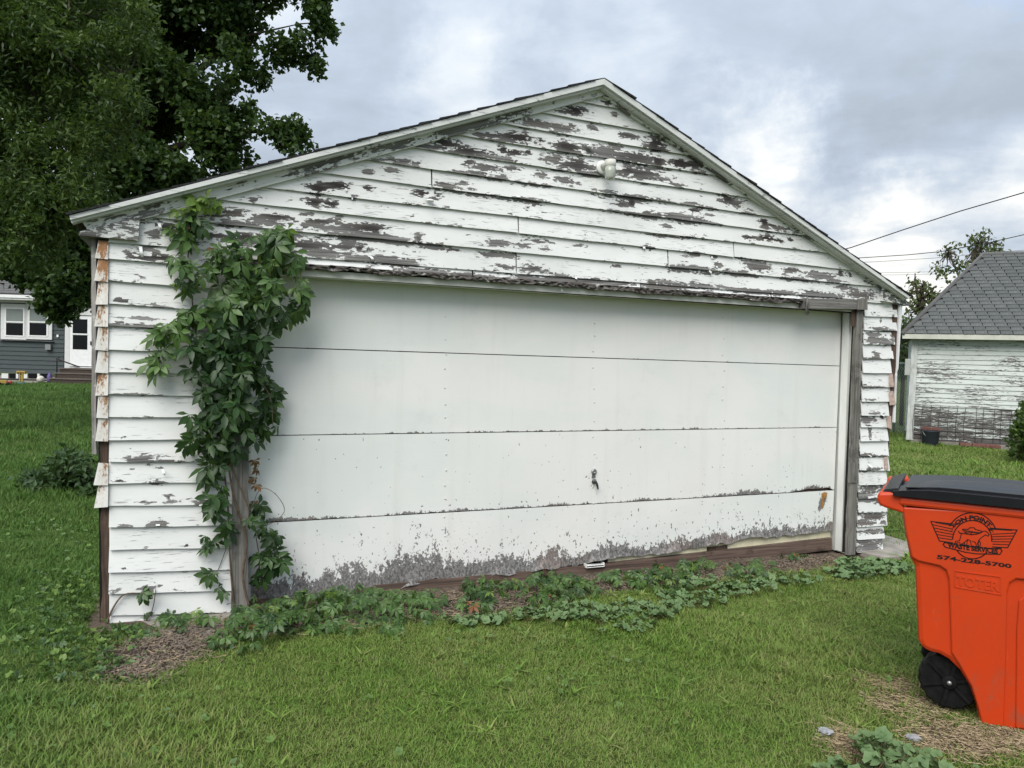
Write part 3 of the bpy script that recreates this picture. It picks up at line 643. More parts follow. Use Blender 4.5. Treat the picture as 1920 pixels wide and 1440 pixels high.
# screw heads in vertical rows on the door
sc_m = MB()
for bx in (835, 1113, 1356):
    for y in np.arange(600, 1060, 31):
        x_ = bx+(1113-bx)*0+random.uniform(-2, 2); q = D(x_, y+random.uniform(-6, 6)); sc_m.lathe([(.006, 0), (.0055, -.002), (.002, -.003)], (q[0], DOORY-.0005, q[1]), 'Y', 7)
sc_m.build('screw_head', M['mould'], door, kind='stuff')
# lock and T handle
hb = MB(); q = D(1113, 884); hb.lathe([(.021, 0), (.021, -.008), (.015, -.013), (.006, -.013), (.005, -.009)], (q[0], DOORY-.002, q[1]), 'Y', 20)
hb.prism([(q[0]-.016, q[1]-.045), (q[0]+.016, q[1]-.045), (q[0]+.013, q[1]-.018), (q[0]-.013, q[1]-.018)], DOORY-.005, DOORY)
lockp = hb.build('lock_plate', M['metal_grey'], door)
hb = MB(); q2 = D(1113, 903); hb.lathe([(.017, 0), (.017, -.006), (.009, -.010), (.009, -.030)], (q2[0], DOORY-.002, q2[1]), 'Y', 18)
dkm = plain('dark_tarnished_metal', (.10, .105, .10), .4, .3, 30, .5, .7)
hb.tube([(q2[0]-.012, DOORY-.03, q2[1]+.018), (q2[0]+.0, DOORY-.034, q2[1]+.004), (q2[0]+.012, DOORY-.034, q2[1]-.02), (q2[0]+.022, DOORY-.030, q2[1]-.052)], [.007, .009, .009, .006], 8)
hb.build('door_handle', dkm, door)
q = D(1112, 1058); hb = MB()
for x0, x1, z0, z1, y0 in ((-.075, .075, .0, .004, -.04), (-.075, -.071, -.012, .016, -.04), (.071, .075, -.012, .016, -.04), (-.075, .075, -.014, -.010, -.04)):
    hb.box(q[0]+x0, q[0]+x1, DOORY+y0, DOORY+.01, q[1]+z0, q[1]+z1)
hb.build('lift_handle', M['white_metal'], door, .0015)
# behind the rotten edge: weather strip and sill timber
plate('weather_strip', [(1140, 1072), (1557, 1024), (1557, 985), (1140, 1036)], DOORY+.024, DOORY+.034, M['foam'], yref=DOORY+.024)
plate('sill_board', [(700, 1118), (1130, 1082), (1560, 1031), (1560, 1009), (1130, 1058), (700, 1098)], DOORY-.012, DOORY+.10, M['sill_wood'], yref=DOORY-.012)
plate('sill_board', [(470, 1140), (702, 1120), (702, 1100), (470, 1125)], DOORY-.006, DOORY+.10, M['sill_wood'], yref=DOORY-.006)
mb = MB(); mb.box(.02, GW-.02, .26, .4, -.05, .02); mb.build('foundation', M['concrete'], garage)
plate('splice_block', [(1326, 1038), (1364, 1034), (1364, 1022), (1326, 1026)], DOORY+.018, DOORY+.0235, M['brown_wood'], yref=DOORY+.018)
# torn brown veneer at the door corner
mb = MB(); q = D(1540, 925)
pts = [(0, 0), (.03, .012), (.055, .004), (.05, -.03), (.02, -.05), (.018, -.10), (.008, -.13), (.002, -.06)]
mb.prism([(q[0]+a, q[1]+b) for a, b in pts][::-1], DOORY-.012, DOORY-.003); mb.build('torn_veneer', plain('orange_brown_veneer', (.32, .17, .06), .7, .3, 20), door)
# ------------------------------------------------------------------ corners: rusty caps, bare corner post, hanging trim strips
m, nt = new_mat('rusty_white_metal'); M['rust'] = m
tc = node(nt, 'ShaderNodeTexCoord').outputs['Object']; rs = attr(nt, 'rust')
n_ = noise(nt, scaled(nt, tc, (75, 75, 34)), 1.0, 7, .72); n2_ = noise(nt, scaled(nt, tc, (60, 60, 10), loc=(2, 2, 2)), 1.0, 4, .6)
v = math_(nt, 'MULTIPLY_ADD', math_(nt, 'SUBTRACT', n_, .5), 2.6, math_(nt, 'MULTIPLY', rs, .80)); rr = ramp(nt, v, .40, .66)
c = mix(nt, rr, mix(nt, ramp(nt, n2_, .4, .7, 0, .5), (.70, .70, .67), (.62, .55, .46)), mix(nt, ramp(nt, n_, .4, .7), (.36, .145, .045), (.12, .05, .024)))
c = mix(nt, ramp(nt, v, .05, .5, 0, .30), c, (.46, .30, .17))
finish(nt, c, .65, rr, .3, .003, .3)
def corner_cap(z0, z1, flare, tilt=0.0, rust=.5, x0=-.03, x1=.055):
    r = np.random.default_rng(int(z0*1000)); nx, nz = 8, 10; V = []; Fc = []; R = []
    k0 = r.uniform(0, 6)
    for j in range(nz+1):
        t = j/nz; z = z0+(z1-z0)*t
        for i in range(nx+1):
            u = i/nx; xa = x0-flare*(1-t)+tilt*(1-t); xb = x1+tilt*(1-t)*.4
            V.append((xa+(xb-xa)*u, YB-.010+.012*t+.002*math.sin(3*u+k0), z+.004*(u-.5)*math.sin(k0)))
            R.append(rust*(.55+.5*t)*(1 if .1 < u < .9 else .6)+.18*math.sin(u*4+k0)-.34)
        V.append((x0-flare*(1-t)+tilt*(1-t), .06, z)); R.append(rust*.4)
    w = nx+2
    for j in range(nz):
        for i in range(nx): Fc.append((j*w+i, j*w+i+1, (j+1)*w+i+1, (j+1)*w+i))
        Fc.append((j*w+nx+1, j*w, (j+1)*w, (j+1)*w+nx+1))
    me = np_mesh('corner_cap', V, Fc, M['rust'], {'rust': R}); o = link('corner_cap', me, garage)
    s = o.modifiers.new('solid', 'SOLIDIFY'); s.thickness = .0015
capy = [452]+lefts
for i in range(len(capy)-1):
    if capy[i] < 800 or 860 < capy[i] < 930:
        zt, zb = F(203, capy[i])[1], F(203, capy[i+1])[1]
        low = capy[i] > 800
        xl = F(183 if capy[i] > 700 else 181, capy[i+1])[0]
        corner_cap(zb-.006, zt-.004, .012+random.uniform(-.004, .008)+(.012 if low else 0), rust=[1.5, 1.55, 1.1, .95, .9, .8, 1.1, 1.0, .8, 1, .9, .85][min(i, 11)], x0=F(185, capy[i+1])[0], x1=F(203.5, capy[i+1])[0])
timber('corner_post', F(191, 1172, .004), F(207, 1172, .004), F(207, 452, .004), F(186, 452, .004), .004, .06, M['brown_wood'], amp=.003, seed=8)
mb = MB(); q0, q1 = F(189, 1172, .05), F(184, 452, .05); mb.hexa([(q0[0]-.003, .02, 0.0), (q0[0]+.03, .02, 0), (q0[0]+.03, .09, 0), (q0[0]-.003, .09, 0), (q1[0]-.003, .02, q1[1]), (q1[0]+.03, .02, q1[1]), (q1[0]+.03, .09, q1[1]), (q1[0]-.003, .09, q1[1])]); mb.build('building_paper', M['black'], garage)
M['strip'] = wood_mat('grey_trim_wood', (.20, .19, .18), (.36, .35, .33), 'z', lichen=.35)
timber('trim_strip', F(172, 852, .05), F(180.5, 852, .05), F(179.5, 447, .05), F(171, 447, .05), .05, .14, M['strip'], amp=.0012, seed=11)
timber('corner_post', F(1653, 1030, .01), F(1663, 800, .01), F(1686, 572, .01), F(1672, 572, .01), .012, .07, M['brown_wood'], amp=.002, seed=12)
def poly_slab(name, pts, y0, y1, mat, parent=garage, **kw):
    m_ = MB(); m_.prism([F(x, y, y0) for x, y in pts], y0, y1); return m_.build(name, mat, parent, **kw)
poly_slab('corner_backing', [(1668, 790), (1677, 792), (1688, 572), (1674, 570)], -.012, .05, M['brown_wood'])
poly_slab('trim_strip', [(1676, 792), (1679, 792), (1681, 704), (1684.5, 690), (1692, 572), (1687, 571), (1683, 690)], -.03, .0, M['trim_white'])
pk = plain('pinkish_bare_wood', (.48, .36, .31), .8, .25, 30, stretch=(1, 1, 1))
for pts in ([(1668, 726), (1677, 725), (1674, 701), (1669, 702)], [(1669, 760), (1680, 759), (1675, 733), (1668, 734)], [(1665, 802), (1672, 805), (1671, 780), (1664, 780)], [(1660, 882), (1666, 880), (1664, 857), (1659, 857)]):
    poly_slab('corner_cap', pts, -.034, -.028, pk)
# curled paint flakes along the bare patches
fl_v, fl_f, fl_r = [], [], np.random.default_rng(5)
for _ in range(26):
    s, z, rs_, rz, dk_ = PATCH[fl_r.integers(len(PATCH))]
    a = fl_r.uniform(0, 6.28); cs, cz = s+rs_*math.cos(a), z+rz*math.sin(a)
    w, hh = fl_r.uniform(.006, .030), fl_r.uniform(.003, .011); th = fl_r.uniform(-.5, .5); b = len(fl_v)
    for i in range(4):
        t = i/3; cy = YB-.003-.007*t*t*fl_r.uniform(.5, 1.1)
        for sg in (-1, 1):
            dx, dz = sg*w/2, -hh*(t-.3)*1.6
            fl_v.append((cs+dx*math.cos(th)-dz*math.sin(th), cy, cz+dx*math.sin(th)+dz*math.cos(th)))
    fl_f += [(b+2*i, b+2*i+1, b+2*i+3, b+2*i+2) for i in range(3)]
link('paint_flakes', np_mesh('paint_flakes', fl_v, fl_f, M['trim_white']), garage, kind='stuff')
# a few big hanging curls
for (px, py, w, h_) in ((263, 472, .018, .06), (694, 485, .02, .03), (803, 376, .05, .02), (1651, 779, .02, .02), (1627, 855, .015, .02), (1100, 275, .05, .02), (298, 425, .018, .04), (1628, 875, .02, .04), (305, 885, .012, .03)):
    q = F(px, py, YB); m_ = MB(); vs = []
    for i in range(6):
        t = i/5
        for sg in (0, 1): vs.append((q[0]+(sg-.5)*w*(1-.3*t)+.012*t, YB-.003-.03*math.sin(t*2.6), q[1]+h_*(.5-t)))
    m_.add(vs, [(2*i, 2*i+1, 2*i+3, 2*i+2) for i in range(5)], 0, True); m_.build('paint_curl', M['trim_white'], garage)
# ------------------------------------------------------------------ lamp in the gable
q = F(1128, 316); lp = empty('wall_lamp', FAC.world(q[0], YB, q[1]), FAC.rot, label='white jelly jar lamp on the gable above the overhead door', cat='lamp')
m_ = MB(); m_.lathe([(.048, -.002), (.048, -.012), (.040, -.017), (.026, -.020)], (-.01, 0, 0), 'Y', 24); m_.build('back_plate', M['white_metal'], lp)
m_ = MB(); m_.tube([(-.01, -.015, 0), (-.006, -.05, .010), (.0, -.085, .012), (.0, -.115, .010)], [.024, .024, .025, .022], 16)
m_.lathe([(.028, .034), (.037, .032), (.038, -.010), (.036, -.012)], (.0, -.10, 0), 'Z', 24); m_.build('lamp_socket', M['mould'], lp)
gm, nt = new_mat('frosted_jar_glass'); finish(nt, (.52, .55, .48), .2, None, spec=.5, **{'Transmission Weight': .3})
m_ = MB(); m_.lathe([(.036, -.012), (.038, -.05), (.036, -.085), (.030, -.100), (.012, -.106), (.002, -.107)], (.0, -.10, 0), 'Z', 24); m_.build('glass_jar', gm, lp)
#@@PART2
# ------------------------------------------------------------------ ground sheet
SOIL = []                                             # world x, y, half sizes, strength
def soil(px, py, rpx, rpy, k=1.0):
    c = ground(px, py); a = ground(px+rpx, py); b = ground(px, py+rpy); SOIL.append((c.x, c.y, abs(a.x-c.x), abs(b.y-c.y), k, FAC.rot if py < 1200 else 0))
for a in ((300, 1225, 90, 34), (250, 1265, 50, 16), (380, 1190, 80, 22), (560, 1175, 120, 14), (700, 1160, 110, 16), (850, 1140, 90, 20), (960, 1120, 120, 22), (1100, 1100, 110, 16), (1230, 1082, 120, 18), (1360, 1068, 110, 15), (1470, 1057, 100, 17), (1540, 1048, 60, 14),
          (1710, 1325, 70, 18, .7), (1600, 1395, 40, 26, .8), (1790, 1390, 85, 32, .9), (1680, 1288, 55, 13, .8), (1870, 1390, 70, 24, .85)): soil(*a)
SOILA = np.array(SOIL)
def soil_at(X, Y):
    s = np.zeros(np.shape(X))
    for (cx, cy, rx_, ry_, k, rot) in SOILA:
        dx, dy = X-cx, Y-cy; c, s_ = math.cos(-rot), math.sin(-rot)
        u, v = (dx*c-dy*s_)/rx_, (dx*s_+dy*c)/ry_
        s = np.maximum(s, k*np.clip(1.5-(u*u+v*v)*.9, 0, 1))
    # bare strip along the foot of the garage
    dx, dy = X-FAC.o.x, Y-FAC.o.y; a = dx*FAC.u.x+dy*FAC.u.y; b = dx*FAC.n.x+dy*FAC.n.y
    s = np.maximum(s, np.where((a > -.1) & (a < GW+.1), np.clip(1-(-b-.12)/.22, 0, 1)*(b > -.6), 0))
    return s
def inside(X, Y, m_=.0):
    dx, dy = X-FAC.o.x, Y-FAC.o.y; a = dx*FAC.u.x+dy*FAC.u.y; b = dx*FAC.n.x+dy*FAC.n.y
    return (a > -m_) & (a < GW+m_) & (b > -m_) & (b < DEEP)
def zground(X, Y):
    return .012*np.sin(X*1.3+.4)*np.sin(Y*1.1)+.008*np.sin(X*3.1+Y*2.3)
gx = np.concatenate([[-2500, -900, -300, -120, -60, -40, -30], np.linspace(-24, -6, 25)[:-1], np.arange(-6, 6, .07), np.linspace(6, 16, 25), [20, 30, 50, 90, 200, 500, 1200, 2500]])
gy = np.concatenate([[-2500, -600, -150, -40, -15, -6, -2], np.arange(0, 9, .07), np.linspace(9, 22, 40), np.linspace(23, 50, 30), [60, 80, 120, 200, 400, 900, 2500]])
X, Y = np.meshgrid(gx, gy); near = np.clip((30-np.hypot(X, Y))/10, 0, 1)
idx = np.arange(X.size).reshape(X.shape)
q = np.stack([idx[:-1, :-1], idx[:-1, 1:], idx[1:, 1:], idx[1:, :-1]], -1).reshape(-1, 4)
m, nt = new_mat('lawn_ground')
tc = node(nt, 'ShaderNodeTexCoord').outputs['Object']; so = attr(nt, 'soil')
e1 = noise(nt, tc, 7, 6, .65); e2 = noise(nt, tc, 60, 5, .7); e3 = noise(nt, tc, .35, 3, .5)
v = math_(nt, 'MULTIPLY_ADD', math_(nt, 'SUBTRACT', e1, .5), .9, so)
thatch = mix(nt, ramp(nt, e2, .3, .7), (.035, .050, .013), (.105, .120, .036))
thatch = mix(nt, ramp(nt, e3, .4, .6), thatch, (.048, .070, .016))
earth = mix(nt, ramp(nt, e2, .3, .7), (.050, .038, .029), (.17, .135, .105)); earth = mix(nt, ramp(nt, e1, .5, .65, 0, .6), earth, (.20, .16, .125))
c = mix(nt, ramp(nt, v, .46, .66), thatch, earth)
finish(nt, c, .95, e2, .8, .02, .1)
link('lawn', np_mesh('lawn', np.stack([X, Y, zground(X, Y)*near], -1).reshape(-1, 3), q, m, {'soil': soil_at(X, Y).ravel()}, smooth=True), kind='structure')
# concrete apron seen at the far foot of the garage
mb = MB(); s0, s1 = GW-.25, GW+.45
mb.hexa([(s0, -.22, -.05), (s1, -.30, -.05), (s1+.1, .8, -.05), (s0, .8, -.05), (s0, -.22, .028), (s1, -.30, .024), (s1+.1, .8, .02), (s0, .8, .02)])
o = mb.build('concrete_slab', M['concrete'], None, .01, kind='structure'); o.location = FAC.o; o.rotation_euler = (0, 0, FAC.rot)
mb = MB(); mb.box(.10, .95, -.5, .02, -.05, .006); o = mb.build('concrete_apron', M['concrete'], None, .01, kind='structure'); o.location = FAC.o; o.rotation_euler = (0, 0, FAC.rot)
# ------------------------------------------------------------------ instanced small growth (grass, straw, weeds, chips)
def scatter(name, pts, rots, scales, variants, sources, **kw):
    me = bpy.data.meshes.new(name); me.vertices.add(len(pts)); me.vertices.foreach_set('co', np.asarray(pts, np.float32).ravel())
    for an, typ, val in (('rot', 'FLOAT_VECTOR', rots), ('scl', 'FLOAT_VECTOR', scales), ('var', 'INT', variants)):
        at = me.attributes.new(an, typ, 'POINT')
        at.data.foreach_set('value' if typ == 'INT' else 'vector', np.asarray(val, np.int32 if typ == 'INT' else np.float32).ravel())
    o = link(name, me, None, **kw)
    col = bpy.data.collections.new(name+'_pieces')
    for i, s in enumerate(sources):
        so_ = bpy.data.objects.new('%s_piece_%02d' % (name, i), s); col.objects.link(so_)
    ng = bpy.data.node_groups.new(name, 'GeometryNodeTree')
    ng.interface.new_socket('Geometry', in_out='INPUT', socket_type='NodeSocketGeometry'); ng.interface.new_socket('Geometry', in_out='OUTPUT', socket_type='NodeSocketGeometry')
    gi, go = ng.nodes.new('NodeGroupInput'), ng.nodes.new('NodeGroupOutput')
    ci = ng.nodes.new('GeometryNodeCollectionInfo'); ci.inputs['Collection'].default_value = col; ci.inputs['Separate Children'].default_value = True; ci.inputs['Reset Children'].default_value = True
    ip = ng.nodes.new('GeometryNodeInstanceOnPoints'); ip.inputs['Pick Instance'].default_value = True
    def na(n_, t):
        a = ng.nodes.new('GeometryNodeInputNamedAttribute'); a.data_type = t; a.inputs['Name'].default_value = n_; return a.outputs['Attribute']
    L = ng.links
    L.new(gi.outputs[0], ip.inputs['Points']); L.new(ci.outputs[0], ip.inputs['Instance'])
    L.new(na('var', 'INT'), ip.inputs['Instance Index']); L.new(na('rot', 'FLOAT_VECTOR'), ip.inputs['Rotation']); L.new(na('scl', 'FLOAT_VECTOR'), ip.inputs['Scale'])
    L.new(ip.outputs[0], go.inputs[0])
    md = o.modifiers.new('scatter', 'NODES'); md.node_group = ng; return o
def grass_mat(name, cols, dry, trans=.25):
    m, nt = new_mat(name)
    t = attr(nt, 'tint'); hgt = attr(nt, 'tip'); rnd = node(nt, 'ShaderNodeObjectInfo').outputs['Random']
    pos = node(nt, 'ShaderNodeNewGeometry').outputs['Position']
    big = noise(nt, scaled(nt, pos, (1, 1, 0)), .9, 4, .6); mid = noise(nt, scaled(nt, pos, (1, 1, 0)), 5, 4, .6)
    f = math_(nt, 'ADD', math_(nt, 'MULTIPLY', t, .55), math_(nt, 'MULTIPLY', rnd, .45))
    f = math_(nt, 'ADD', f, math_(nt, 'MULTIPLY_ADD', mid, .9, -.45), clamp=True)
    c = mix(nt, f, cols[0], cols[1]); c = mix(nt, ramp(nt, big, .42, .64, 0, .7), c, cols[2])
    dr = ramp(nt, math_(nt, 'ADD', t, math_(nt, 'MULTIPLY_ADD', mid, 1.0, math_(nt, 'MULTIPLY_ADD', big, .9, -.95))), .70, .84)
    c = mix(nt, math_(nt, 'MULTIPLY', dr, dry), c, (.30, .24, .12))
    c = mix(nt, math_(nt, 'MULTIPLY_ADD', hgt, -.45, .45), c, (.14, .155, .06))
    xw = node(nt, 'ShaderNodeSeparateXYZ', {0: pos}).outputs[0]; c = mix(nt, ramp(nt, math_(nt, 'MULTIPLY_ADD', mid, 1.5, xw), -.2, -2.2, 0, .75), c, mix(nt, f, (.030, .085, .014), (.095, .200, .038)))  # greener grass towards negative x, with the trees' shade painted into its colour
    p = node(nt, 'ShaderNodeBsdfPrincipled', {'Base Color': c, 'Roughness': .55, 'Specular IOR Level': .25})
    tr = node(nt, 'ShaderNodeBsdfTranslucent', {'Color': c})
    s = node(nt, 'ShaderNodeMixShader', {0: trans, 1: p.outputs[0], 2: tr.outputs[0]}); node(nt, 'ShaderNodeOutputMaterial', {'Surface': s.outputs[0]}); return m
def tuft(nb, hmin, hmax, wid, spread, lean, seed, mat, segs=3):
    r = np.random.default_rng(seed); V = []; Fc = []; T = []; H = []
    for _ in range(nb):
        a = r.uniform(0, 6.28); rr = spread*math.sqrt(r.uniform()); bx, by = rr*math.cos(a), rr*math.sin(a)
        d = r.uniform(0, 6.28); h = r.uniform(hmin, hmax); ln = h*r.uniform(.1, 1)*lean; w = wid*r.uniform(.6, 1.3); t = r.uniform()
        b = len(V); px_, py_ = -math.sin(d), math.cos(d)
        for i in range(segs+1):
            f = i/segs; x = bx+math.cos(d)*ln*f*f; y = by+math.sin(d)*ln*f*f; z = h*(f-.28*lean*f*f); ww = w*(1-f**1.6)*.5+.0002
            V += [(x-px_*ww, y-py_*ww, z), (x+px_*ww, y+py_*ww, z)]; T += [t, t]; H += [f, f]
        Fc += [(b+2*i, b+2*i+1, b+2*i+3, b+2*i+2) for i in range(segs)]
    return np_mesh('tuft', V, Fc, mat, {'tint': T, 'tip': H}, smooth=True)
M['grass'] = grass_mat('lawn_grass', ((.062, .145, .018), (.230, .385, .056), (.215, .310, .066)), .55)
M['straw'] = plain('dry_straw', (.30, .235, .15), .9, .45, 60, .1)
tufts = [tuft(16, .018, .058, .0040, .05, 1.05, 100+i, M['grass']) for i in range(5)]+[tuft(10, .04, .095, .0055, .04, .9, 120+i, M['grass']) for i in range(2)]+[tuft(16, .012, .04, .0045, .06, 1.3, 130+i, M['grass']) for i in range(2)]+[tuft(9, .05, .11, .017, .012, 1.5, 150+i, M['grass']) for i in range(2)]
r = np.random.default_rng(21)
def in_view(X, Y, margin):
    k = (960+margin)/FPX
    return (np.abs(X) < k*Y+.5)
P_ = []; S_ = []
def spread_pts(n, x0, x1, y0, y1): return r.uniform(x0, x1, n), r.uniform(y0, y1, n)
for n, box, sc in ((110000, (-4.6, 5.2, 2.3, 6.3), .72), (40000, (-7, 8.2, 6.3, 11), 1.1), (24000, (-14, 12, 11, 18), 1.7), (26000, (-26, -4, 18, 36), 2.2), (5000, (6, 16, 11, 20), 1.8)):
    x, y = spread_pts(n, *box); k = in_view(x, y, 260) & ~inside(x, y, .02); x, y = x[k], y[k]
    # hidden ground behind the garage gets no grass
    s = soil_at(x, y); patch = .5+.5*np.sin(x*2.1+1.3*np.sin(y*1.7))*np.sin(y*2.6+x)
    keep = r.uniform(size=len(x)) > s*1.05-.04; keep &= ~((np.abs(np.arctan2(x, y)-.0) < .30) & (y > 9.0)); keep &= ~((y > 31.2) & (x < -17.5))
    x, y = x[keep], y[keep]; P_.append(np.stack([x, y, zground(x, y)-.004], -1)); S_.append(sc*r.uniform(.7, 1.3, len(x)))
P_ = np.vstack(P_); S_ = np.concatenate(S_); n = len(P_)
rot = np.stack([r.normal(0, .12, n), r.normal(0, .12, n), r.uniform(0, 6.28, n)], -1)
tall = (np.sin(P_[:, 0]*1.9+2*np.sin(P_[:, 1]*1.3))+np.sin(P_[:, 1]*3.1+P_[:, 0]*.7)) > .9
var = np.where(tall & (r.uniform(size=n) < .5), r.integers(5, 7, n), np.where(r.uniform(size=n) < .35, r.integers(7, 9, n), r.integers(0, 5, n)))
dw = np.hypot(P_[:, 0]-3.2, P_[:, 1]-6.3); edge = np.where(P_[:, 0] < FAC.o.x, 1.35, 1.0)
var = np.where(r.uniform(size=n) < .006, r.integers(9, 11, n), var)
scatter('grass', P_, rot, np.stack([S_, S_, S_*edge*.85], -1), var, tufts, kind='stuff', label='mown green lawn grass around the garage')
# dry straw and wood chips on the bare patches
def bits(kind, nb, seed):
    rr = np.random.default_rng(seed); V = []; Fc = []
    for _ in range(nb):
        a = rr.uniform(0, 6.28); c = rr.normal(0, .05, 2); L = rr.uniform(.012, .055) if kind == 'straw' else rr.uniform(.008, .024); w = rr.uniform(.001, .0022) if kind == 'straw' else rr.uniform(.002, .007); b = len(V); zt = rr.uniform(.002, .016, 2)
        dx, dy = math.cos(a)*L/2, math.sin(a)*L/2; nx_, ny_ = -math.sin(a)*w/2, math.cos(a)*w/2
        V += [(c[0]-dx-nx_, c[1]-dy-ny_, zt[0]), (c[0]-dx+nx_, c[1]-dy+ny_, zt[0]+.002), (c[0]+dx+nx_, c[1]+dy+ny_, zt[1]+.002), (c[0]+dx-nx_, c[1]+dy-ny_, zt[1])]; Fc.append((b, b+1, b+2, b+3))
    return np_mesh(kind, V, Fc, M['straw'] if kind == 'straw' else M['chip'])
m, nt = new_mat('brown_litter'); M['chip'] = m; rnd = node(nt, 'ShaderNodeObjectInfo').outputs['Random']; pos = node(nt, 'ShaderNodeNewGeometry').outputs['Position']
finish(nt, mix(nt, noise(nt, pos, 60, 2), mix(nt, rnd, (.075, .055, .042), (.20, .15, .115)), (.20, .165, .13)), .9, spec=.1)
def on_soil(n, far):
    out = []
    while len(out) < n:
        cx, cy, rx_, ry_, k, rt = SOIL[r.integers(len(SOIL))] if not far else SOIL[r.integers(12 if far == 1 else 5)+(0 if far == 1 else 12)]
        a = r.uniform(0, 6.28); q_ = math.sqrt(r.uniform())*1.15; u, v_ = rx_*q_*math.cos(a), ry_*q_*math.sin(a)
        x, y = cx+u*math.cos(rt)-v_*math.sin(rt), cy+u*math.sin(rt)+v_*math.cos(rt)
        if not inside(np.array(x), np.array(y), .0): out.append((x, y, float(zground(x, y))))
    return np.array(out)
for nm, far, n, kind, lab in (('dry_grass', 2, 420, 'straw', 'dry straw coloured clippings on the bare ground by the orange cart'), ('leaf_litter', 1, 1100, 'chip', 'brown chips and leaf litter along the foot of the garage')):
    p = on_soil(n, far); scatter(nm, p, np.stack([np.zeros(n), np.zeros(n), r.uniform(0, 6.28, n)], -1), np.repeat(r.uniform(.7, 1.2, (n, 1)), 3, 1), r.integers(0, 3, n), [bits(kind, 18, 300+i) for i in range(3)], kind='stuff', label=lab)
p = on_soil(260, 1); n = 260; scatter('dead_stalks', p, np.stack([np.zeros(n), np.zeros(n), r.uniform(0, 6.28, n)], -1), np.repeat(r.uniform(.7, 1.3, (n, 1)), 3, 1), r.integers(0, 2, n), [bits('straw', 5, 340+i) for i in range(2)], kind='stuff', label='thin dry stalks lying along the foot of the garage')
# ------------------------------------------------------------------ leaves
def leaflet(V, Fc, T, base, d, up, L, w, t, droop=.3, n=4, fold=.25):
    """ovate pointed leaflet: midrib + two halves"""
    d = Vector(d).normalized(); sd = d.cross(Vector(up)).normalized(); nn = sd.cross(d)
    b = len(V); prof = [0, .30, 1.0, .78, .0][:n+1] if n == 4 else [0, 1.0, .0]
    for i, pw in enumerate(prof):
        f = i/(len(prof)-1); c = Vector(base)+d*(L*f)-nn*(droop*L*f*f)
        V += [tuple(c-sd*(w/2*pw)+nn*(fold*w/2*pw)), tuple(c), tuple(c+sd*(w/2*pw)+nn*(fold*w/2*pw))]; T += [t+.06, t, t+.06]
    for i in range(len(prof)-1):
        a = b+3*i; Fc += [(a, a+1, a+4, a+3), (a+1, a+2, a+5, a+4)]
def creeper_leaf(seed, mat, name='leaf', size=.075):
    rr = random.Random(seed); V = []; Fc = []; T = []
    k = 5 if rr.random() < .85 else 4
    for i in range(k):
        a = (i-(k-1)/2)*rr.uniform(.66, .84)+rr.uniform(-.1, .1)
        L = size*(1.0 if abs(i-(k-1)/2) < 1.2 else .72)*rr.uniform(.85, 1.15)
        leaflet(V, Fc, T, (0, 0, 0), (math.sin(a), -.10-.25*rr.random(), -math.cos(a)), (rr.uniform(-.3, .3), -1, .25), L, L*.38, rr.uniform(.2, .8), rr.uniform(.15, .5))
    return np_mesh(name, V, Fc, mat, {'tint': T}, smooth=True)
M['creeper'] = leaf_mat('creeper_leaf', (.022, .056, .016), (.095, .175, .044), .26, .42, .38, .9)
M['creeper_new'] = leaf_mat('creeper_new_leaf', (.10, .18, .03), (.17, .26, .05), .35, .4, .4)
M['creeper_red'] = leaf_mat('creeper_red_leaf', (.16, .05, .025), (.22, .10, .04), .2, .5, .3)
M['dead_leaf'] = leaf_mat('dead_leaf', (.09, .045, .02), (.22, .12, .05), .1, .8, .1)
M['stem'] = plain('woody_stem', (.12, .085, .06), .85, .3, 30, .15)
M['green_stem'] = plain('reddish_green_stem', (.14, .10, .05), .6, .3, 30)
LV = [creeper_leaf(i, M['creeper']) for i in range(7)]; LN = [creeper_leaf(30+i, M['creeper_new'], size=.065) for i in range(2)]; LR = [creeper_leaf(50+i, M['creeper_red'], size=.06) for i in range(2)]
def put(me, parent, loc, eul, sc, name='leaf'):
    o = bpy.data.objects.new(name, me); COL.objects.link(o); o.parent = parent; o.location = loc; o.rotation_euler = eul; o.scale = (sc,)*3; return o
vine = empty('climbing_vine', FAC.o, FAC.rot, label='five leaved creeper climbing the grey door post and wall of the white garage', cat='vine')
def stem(pts, r0, r1, y=-.03, name='stem', mat='stem'):
    P3 = []
    for i, a in enumerate(pts):
        yy = a[2] if len(a) > 2 else y; s, z = F(a[0], a[1], yy); P3.append(Vector((s, yy, z)))
    # catmull style smoothing
    out = []
    for i in range(len(P3)-1):
        p0, p1, p2, p3 = P3[max(i-1, 0)], P3[i], P3[i+1], P3[min(i+2, len(P3)-1)]
        for k in range(4):
            t = k/4; out.append(.5*((2*p1)+(p2-p0)*t+(2*p0-5*p1+4*p2-p3)*t*t+(3*p1-p0-3*p2+p3)*t*t*t))
    out.append(P3[-1]); n_ = len(out); m_ = MB(); m_.tube(out, [r0+(r1-r0)*i/(n_-1) for i in range(n_)], 6); return m_.build(name, M[mat], vine)
stem([(468, 1140), (455, 1080), (462, 1010), (438, 930), (428, 850), (440, 780), (425, 700), (440, 620), (470, 540), (500, 470)], .0075, .004, -.055)
stem([(440, 1150), (432, 1060), (428, 960), (420, 880), (410, 800), (395, 720), (370, 640), (360, 560), (352, 500), (358, 440), (372, 395), (388, 375)], .006, .0025, -.035)
stem([(470, 960), (445, 900), (425, 850), (415, 810)], .005, .003, -.06)
stem([(440, 640), (480, 560), (530, 500), (545, 440)], .005, .002, -.07); stem([(545, 470), (555, 530), (560, 590)], .003, .0015, -.10)
stem([(400, 660), (340, 640), (305, 660), (288, 700)], .004, .0015, -.06); stem([(470, 700), (505, 740), (512, 800)], .004, .0015, -.05)
